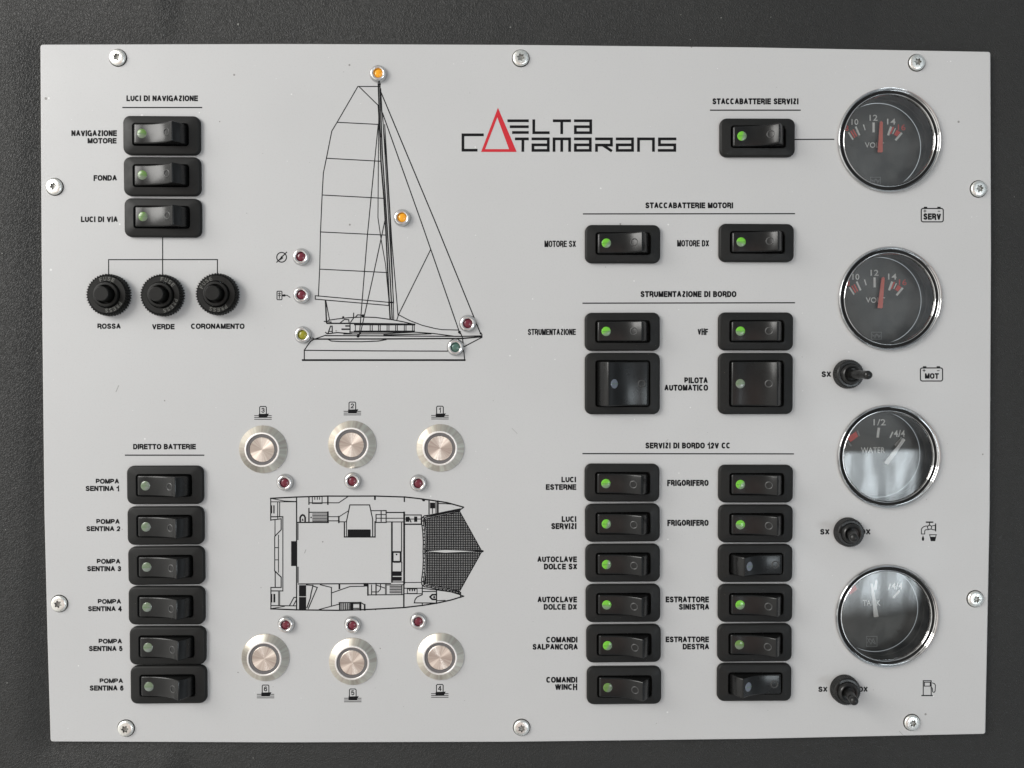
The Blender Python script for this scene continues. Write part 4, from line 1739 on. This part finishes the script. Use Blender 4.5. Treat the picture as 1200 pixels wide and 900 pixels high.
def make_gauge(i, label, fill):
    cx, cy = GAUGES[i]
    p = P(cx, cy, 0.0008)
    t = thing('gauge', label, 'gauge', (p.x, p.y, 0), 'round chrome rimmed gauges')
    b = MB()
    b.lathe([(60.9, 0.1), (61.4, 0.8), (61.4, 2.0), (61.0, 3.2), (60.3, 3.9), (59.5, 3.7), (58.9, 2.6), (58.2, 0.6)], 96, 0)
    b.lathe([(58.2, 0.6), (56.8, 0.0), (55.0, 0.2)], 96, 1)
    b.lathe([(55.0, 0.2), (54.6, 1.6), (54.0, 2.0), (53.5, 1.6), (53.2, 0.2), (52.4, -1.4)], 96, 0)
    b.build('bezel', [M['chrome'], M['black']], t, smooth=50)
    b = MB()
    b.lathe([(52.4, -1.4), (52.8, -12), (52.4, -12.8), (51.6, -13.3), (51.4, -14.2), (51.8, -20), (53.2, -27.2)], 96, 0, cap1=False)
    b.build('housing', M['cup'], t, smooth=40)
    b = MB()
    zd = DEP / S
    b.lathe([(52.4, zd - 1.6), (52.4, zd), (0.5, zd)], 96, 0, cap1=True)
    dial = b.build('dial', M['dial'], t)
    wht, red, gry = Print(DEP + 0.00006), Print(DEP + 0.00008), Print(DEP + 0.00004)
    nd = Print(DEP + 0.0016)
    nd_mat = fill(wht, red, gry, nd)
    for pr_, nm, m in ((wht, 'scale_marks', M['dial_white']), (red, 'red_marks', M['dial_red']), (gry, 'maker_mark', M['dial_grey'])):
        if pr_.polys:
            pr_.build(nm, m, dial, t.location)
    # needle: a thin bar with thickness
    o = nd.build('needle', nd_mat, t, t.location)
    bm = bmesh.new()
    bm.from_mesh(o.data)
    r = bmesh.ops.extrude_face_region(bm, geom=bm.faces[:])
    bmesh.ops.translate(bm, verts=[e for e in r['geom'] if isinstance(e, bmesh.types.BMVert)], vec=(0, 0, 0.0006))
    bmesh.ops.recalc_face_normals(bm, faces=bm.faces)
    bm.to_mesh(o.data)
    bm.free()
    b = MB()
    b.lathe([(52.9, -0.6), (52.9, -0.3), (40, 0.3), (20, 0.7), (0.5, 0.8)], 80, 0, cap1=True)
    g = b.build('glass', M['glass'], t, smooth=60)
    return t


def volt(x0, y0, s, needle, logo):
    def fill(w, r, g, nd):
        q = zz(x0, y0, s)

        def ln(pr_, wid, *p): pr_.line(q(*p), wid, cap=False)
        def tx(pr_, body, cx, cyy, ww, hh, bold=0.012):
            (ax, ay), (bx, by) = q((cx - ww / 2, cyy - hh / 2), (cx + ww / 2, cyy + hh / 2))
            pr_.text(body, ax, bx, ay, by, bold=bold)
        tx(r, '8', 193, 362, 28, 38)
        tx(w, '10', 251, 317, 48, 42)
        tx(w, '12', 382, 288, 56, 42)
        tx(w, '14', 507, 315, 60, 42)
        tx(r, '16', 580, 355, 54, 42)
        ln(w, 1.7, (206, 390), (238, 442))
        ln(r, 1.5, (222, 380), (250, 428))
        ln(r, 1.5, (238, 370), (264, 418))
        ln(w, 1.9, (256, 350), (284, 412))
        ln(w, 1.2, (311, 335), (323, 376))
        ln(w, 2.4, (382, 321), (382, 391))
        ln(w, 2.4, (506, 350), (484, 412))
        ln(r, 1.5, (522, 353), (500, 402))
        ln(w, 1.1, (536, 362), (517, 402))
        r.poly(q((545, 373), (572, 390), (546, 420), (526, 408)))
        ln(w, 2.3, (581, 394), (536, 447))
        tx(w, 'VOLT', 388, 480, 134, 38)
        g.box(*q((360, 706))[0], *q((430, 755))[0], 0.7)
        ln(g, 0.8, (366, 722), (385, 744), (398, 718), (412, 744), (424, 722))
        ln(g, 0.7, (366, 735), (400, 720), (424, 738))
        a, b_, c, d, e, f = needle
        nd.poly(q(a, b_, c, d, e, f))
        return M['needle_red']
    return fill


G1 = volt(960, 90, 6.0, ((423, 322), (433, 312), (444, 322), (444, 528), (436, 534), (408, 532)), True)
# the second dial is the same, seen from a little further down
G2 = volt(961.2, 271.6, 6.0, ((429, 325), (443, 318), (450, 327), (436, 533), (428, 540), (400, 535)), True)


def water(w, r, g, nd):
    q = zz(940, 460, 4.615)

    def tx(pr_, body, x0, x1, y0, y1, bold=0.012):
        (ax, ay), (bx, by) = q((x0, y0), (x1, y1))
        pr_.text(body, ax, bx, ay, by, bold=bold)
    tx(w, '1/2', 386, 452, 144, 178)
    tx(w, '4/4', 496, 556, 203, 240)
    tx(w, 'WATER', 318, 448, 296, 328)
    w.line(q((415, 190), (408, 244)), 2.6, cap=False)
    w.line(q((490, 212), (475, 246)), 1.5, cap=False)
    w.line(q((540, 246), (503, 287)), 2.4, cap=False)
    g.line(q((299, 205), (310, 236)), 1.6, cap=False)
    g.line(q((238, 256), (267, 290)), 2.0, cap=False)
    r.poly(q((240, 244), (291, 210), (303, 237), (262, 268)))
    nd.poly(q((440, 380), (464, 390), (556, 256), (544, 246)))
    g.box(*q((345, 498))[0], *q((405, 552))[0], 0.7)
    return M['dial_white']


def tank(w, r, g, nd):
    q = zz(940, 640, 4.615)

    def tx(pr_, body, x0, x1, y0, y1, bold=0.012):
        (ax, ay), (bx, by) = q((x0, y0), (x1, y1))
        pr_.text(body, ax, bx, ay, by, bold=bold)
    tx(w, '4/4', 484, 543, 198, 234)
    tx(w, 'TANK', 328, 424, 292, 322)
    w.line(q((478, 204), (466, 236)), 1.5, cap=False)
    w.line(q((528, 240), (492, 280)), 2.2, cap=False)
    w.line(q((402, 186), (396, 236)), 2.4, cap=False)
    g.line(q((290, 205), (300, 232)), 1.6, cap=False)
    r.poly(q((242, 240), (286, 210), (298, 234), (260, 262)))
    g.box(*q((348, 488))[0], *q((405, 542))[0], 0.8)
    g.line(q((354, 500), (372, 530), (384, 500), (398, 530)), 0.8)
    g.line(q((352, 524), (366, 500), (392, 528)), 0.8)
    nd.poly(q((370, 206), (380, 203), (411, 380), (386, 383)))
    return M['dial_white']


make_gauge(0, 'chrome rimmed voltmeter at the top, wired to the STACCABATTERIE SERVIZI switch', G1)
make_gauge(1, 'chrome rimmed voltmeter between the SERV and MOT battery symbols', G2)
make_gauge(2, 'chrome rimmed WATER gauge with white needle at 4/4', water)
make_gauge(3, 'chrome rimmed TANK gauge, lowest of the four, above the fuel pump symbol', tank)


# ------------------------------------------------------------------ rubber booted toggles
def make_toggle(cx, cy, tip, label):
    base = P(cx, cy, 0.002)
    t = thing('toggle_switch', label, 'toggle switch', (base.x, base.y, 0), 'black rubber booted toggle switches')
    b = MB()
    b.lathe([(17.2, 0.1), (17.2, 1.0), (17.0, 6.5), (16.2, 8.0), (14.6, 8.8), (12.4, 9.0), (12.0, 8.0), (12.0, 5.0)], 88, 0,
            teeth=((1, 2, 3), 0.7))
    b.build('ring_nut', M['rubber'], t, smooth=25)
    zt = 44
    pt = P(tip[0], tip[1], zt * S)
    d = Vector(((pt.x - base.x) / S, (pt.y - base.y) / S, zt))
    ax = d.normalized()
    b = MB()
    b.lathe([(12.0, 5.0), (12.0, 8.5), (11.6, 11.0), (10.4, 13.4), (9.4, 14.0), (8.2, 13.6), (7.4, 12.4), (6.0, 12.0)], 48, 0, cap1=True)
    b.build('boot', M['rubber'], t)
    b = MB()
    p0 = Vector((0, 0, 10))
    L_ = (d - p0).length
    b.tube(p0, d, [(0, 5.4), (0.1, 5.4), (0.55, 5.0), (0.6, 4.4), (0.66, 4.2), (0.72, 4.8), (0.9, 5.0), (0.96, 4.2), (0.99, 2.4), (1.0, 0.8)])
    b.build('lever', M['rubber'], t, smooth=50)


make_toggle(994.6, 438.4, (1019.5, 439.6), 'black booted toggle beside MOT, lever tipped right over the DX caption')
make_toggle(995.2, 624.0, (1000.6, 630.6), 'black booted toggle left of the tap symbol, lever standing upright')
make_toggle(991.0, 808.8, (1001.4, 822.4), 'black booted toggle at the bottom, left of the fuel pump symbol')
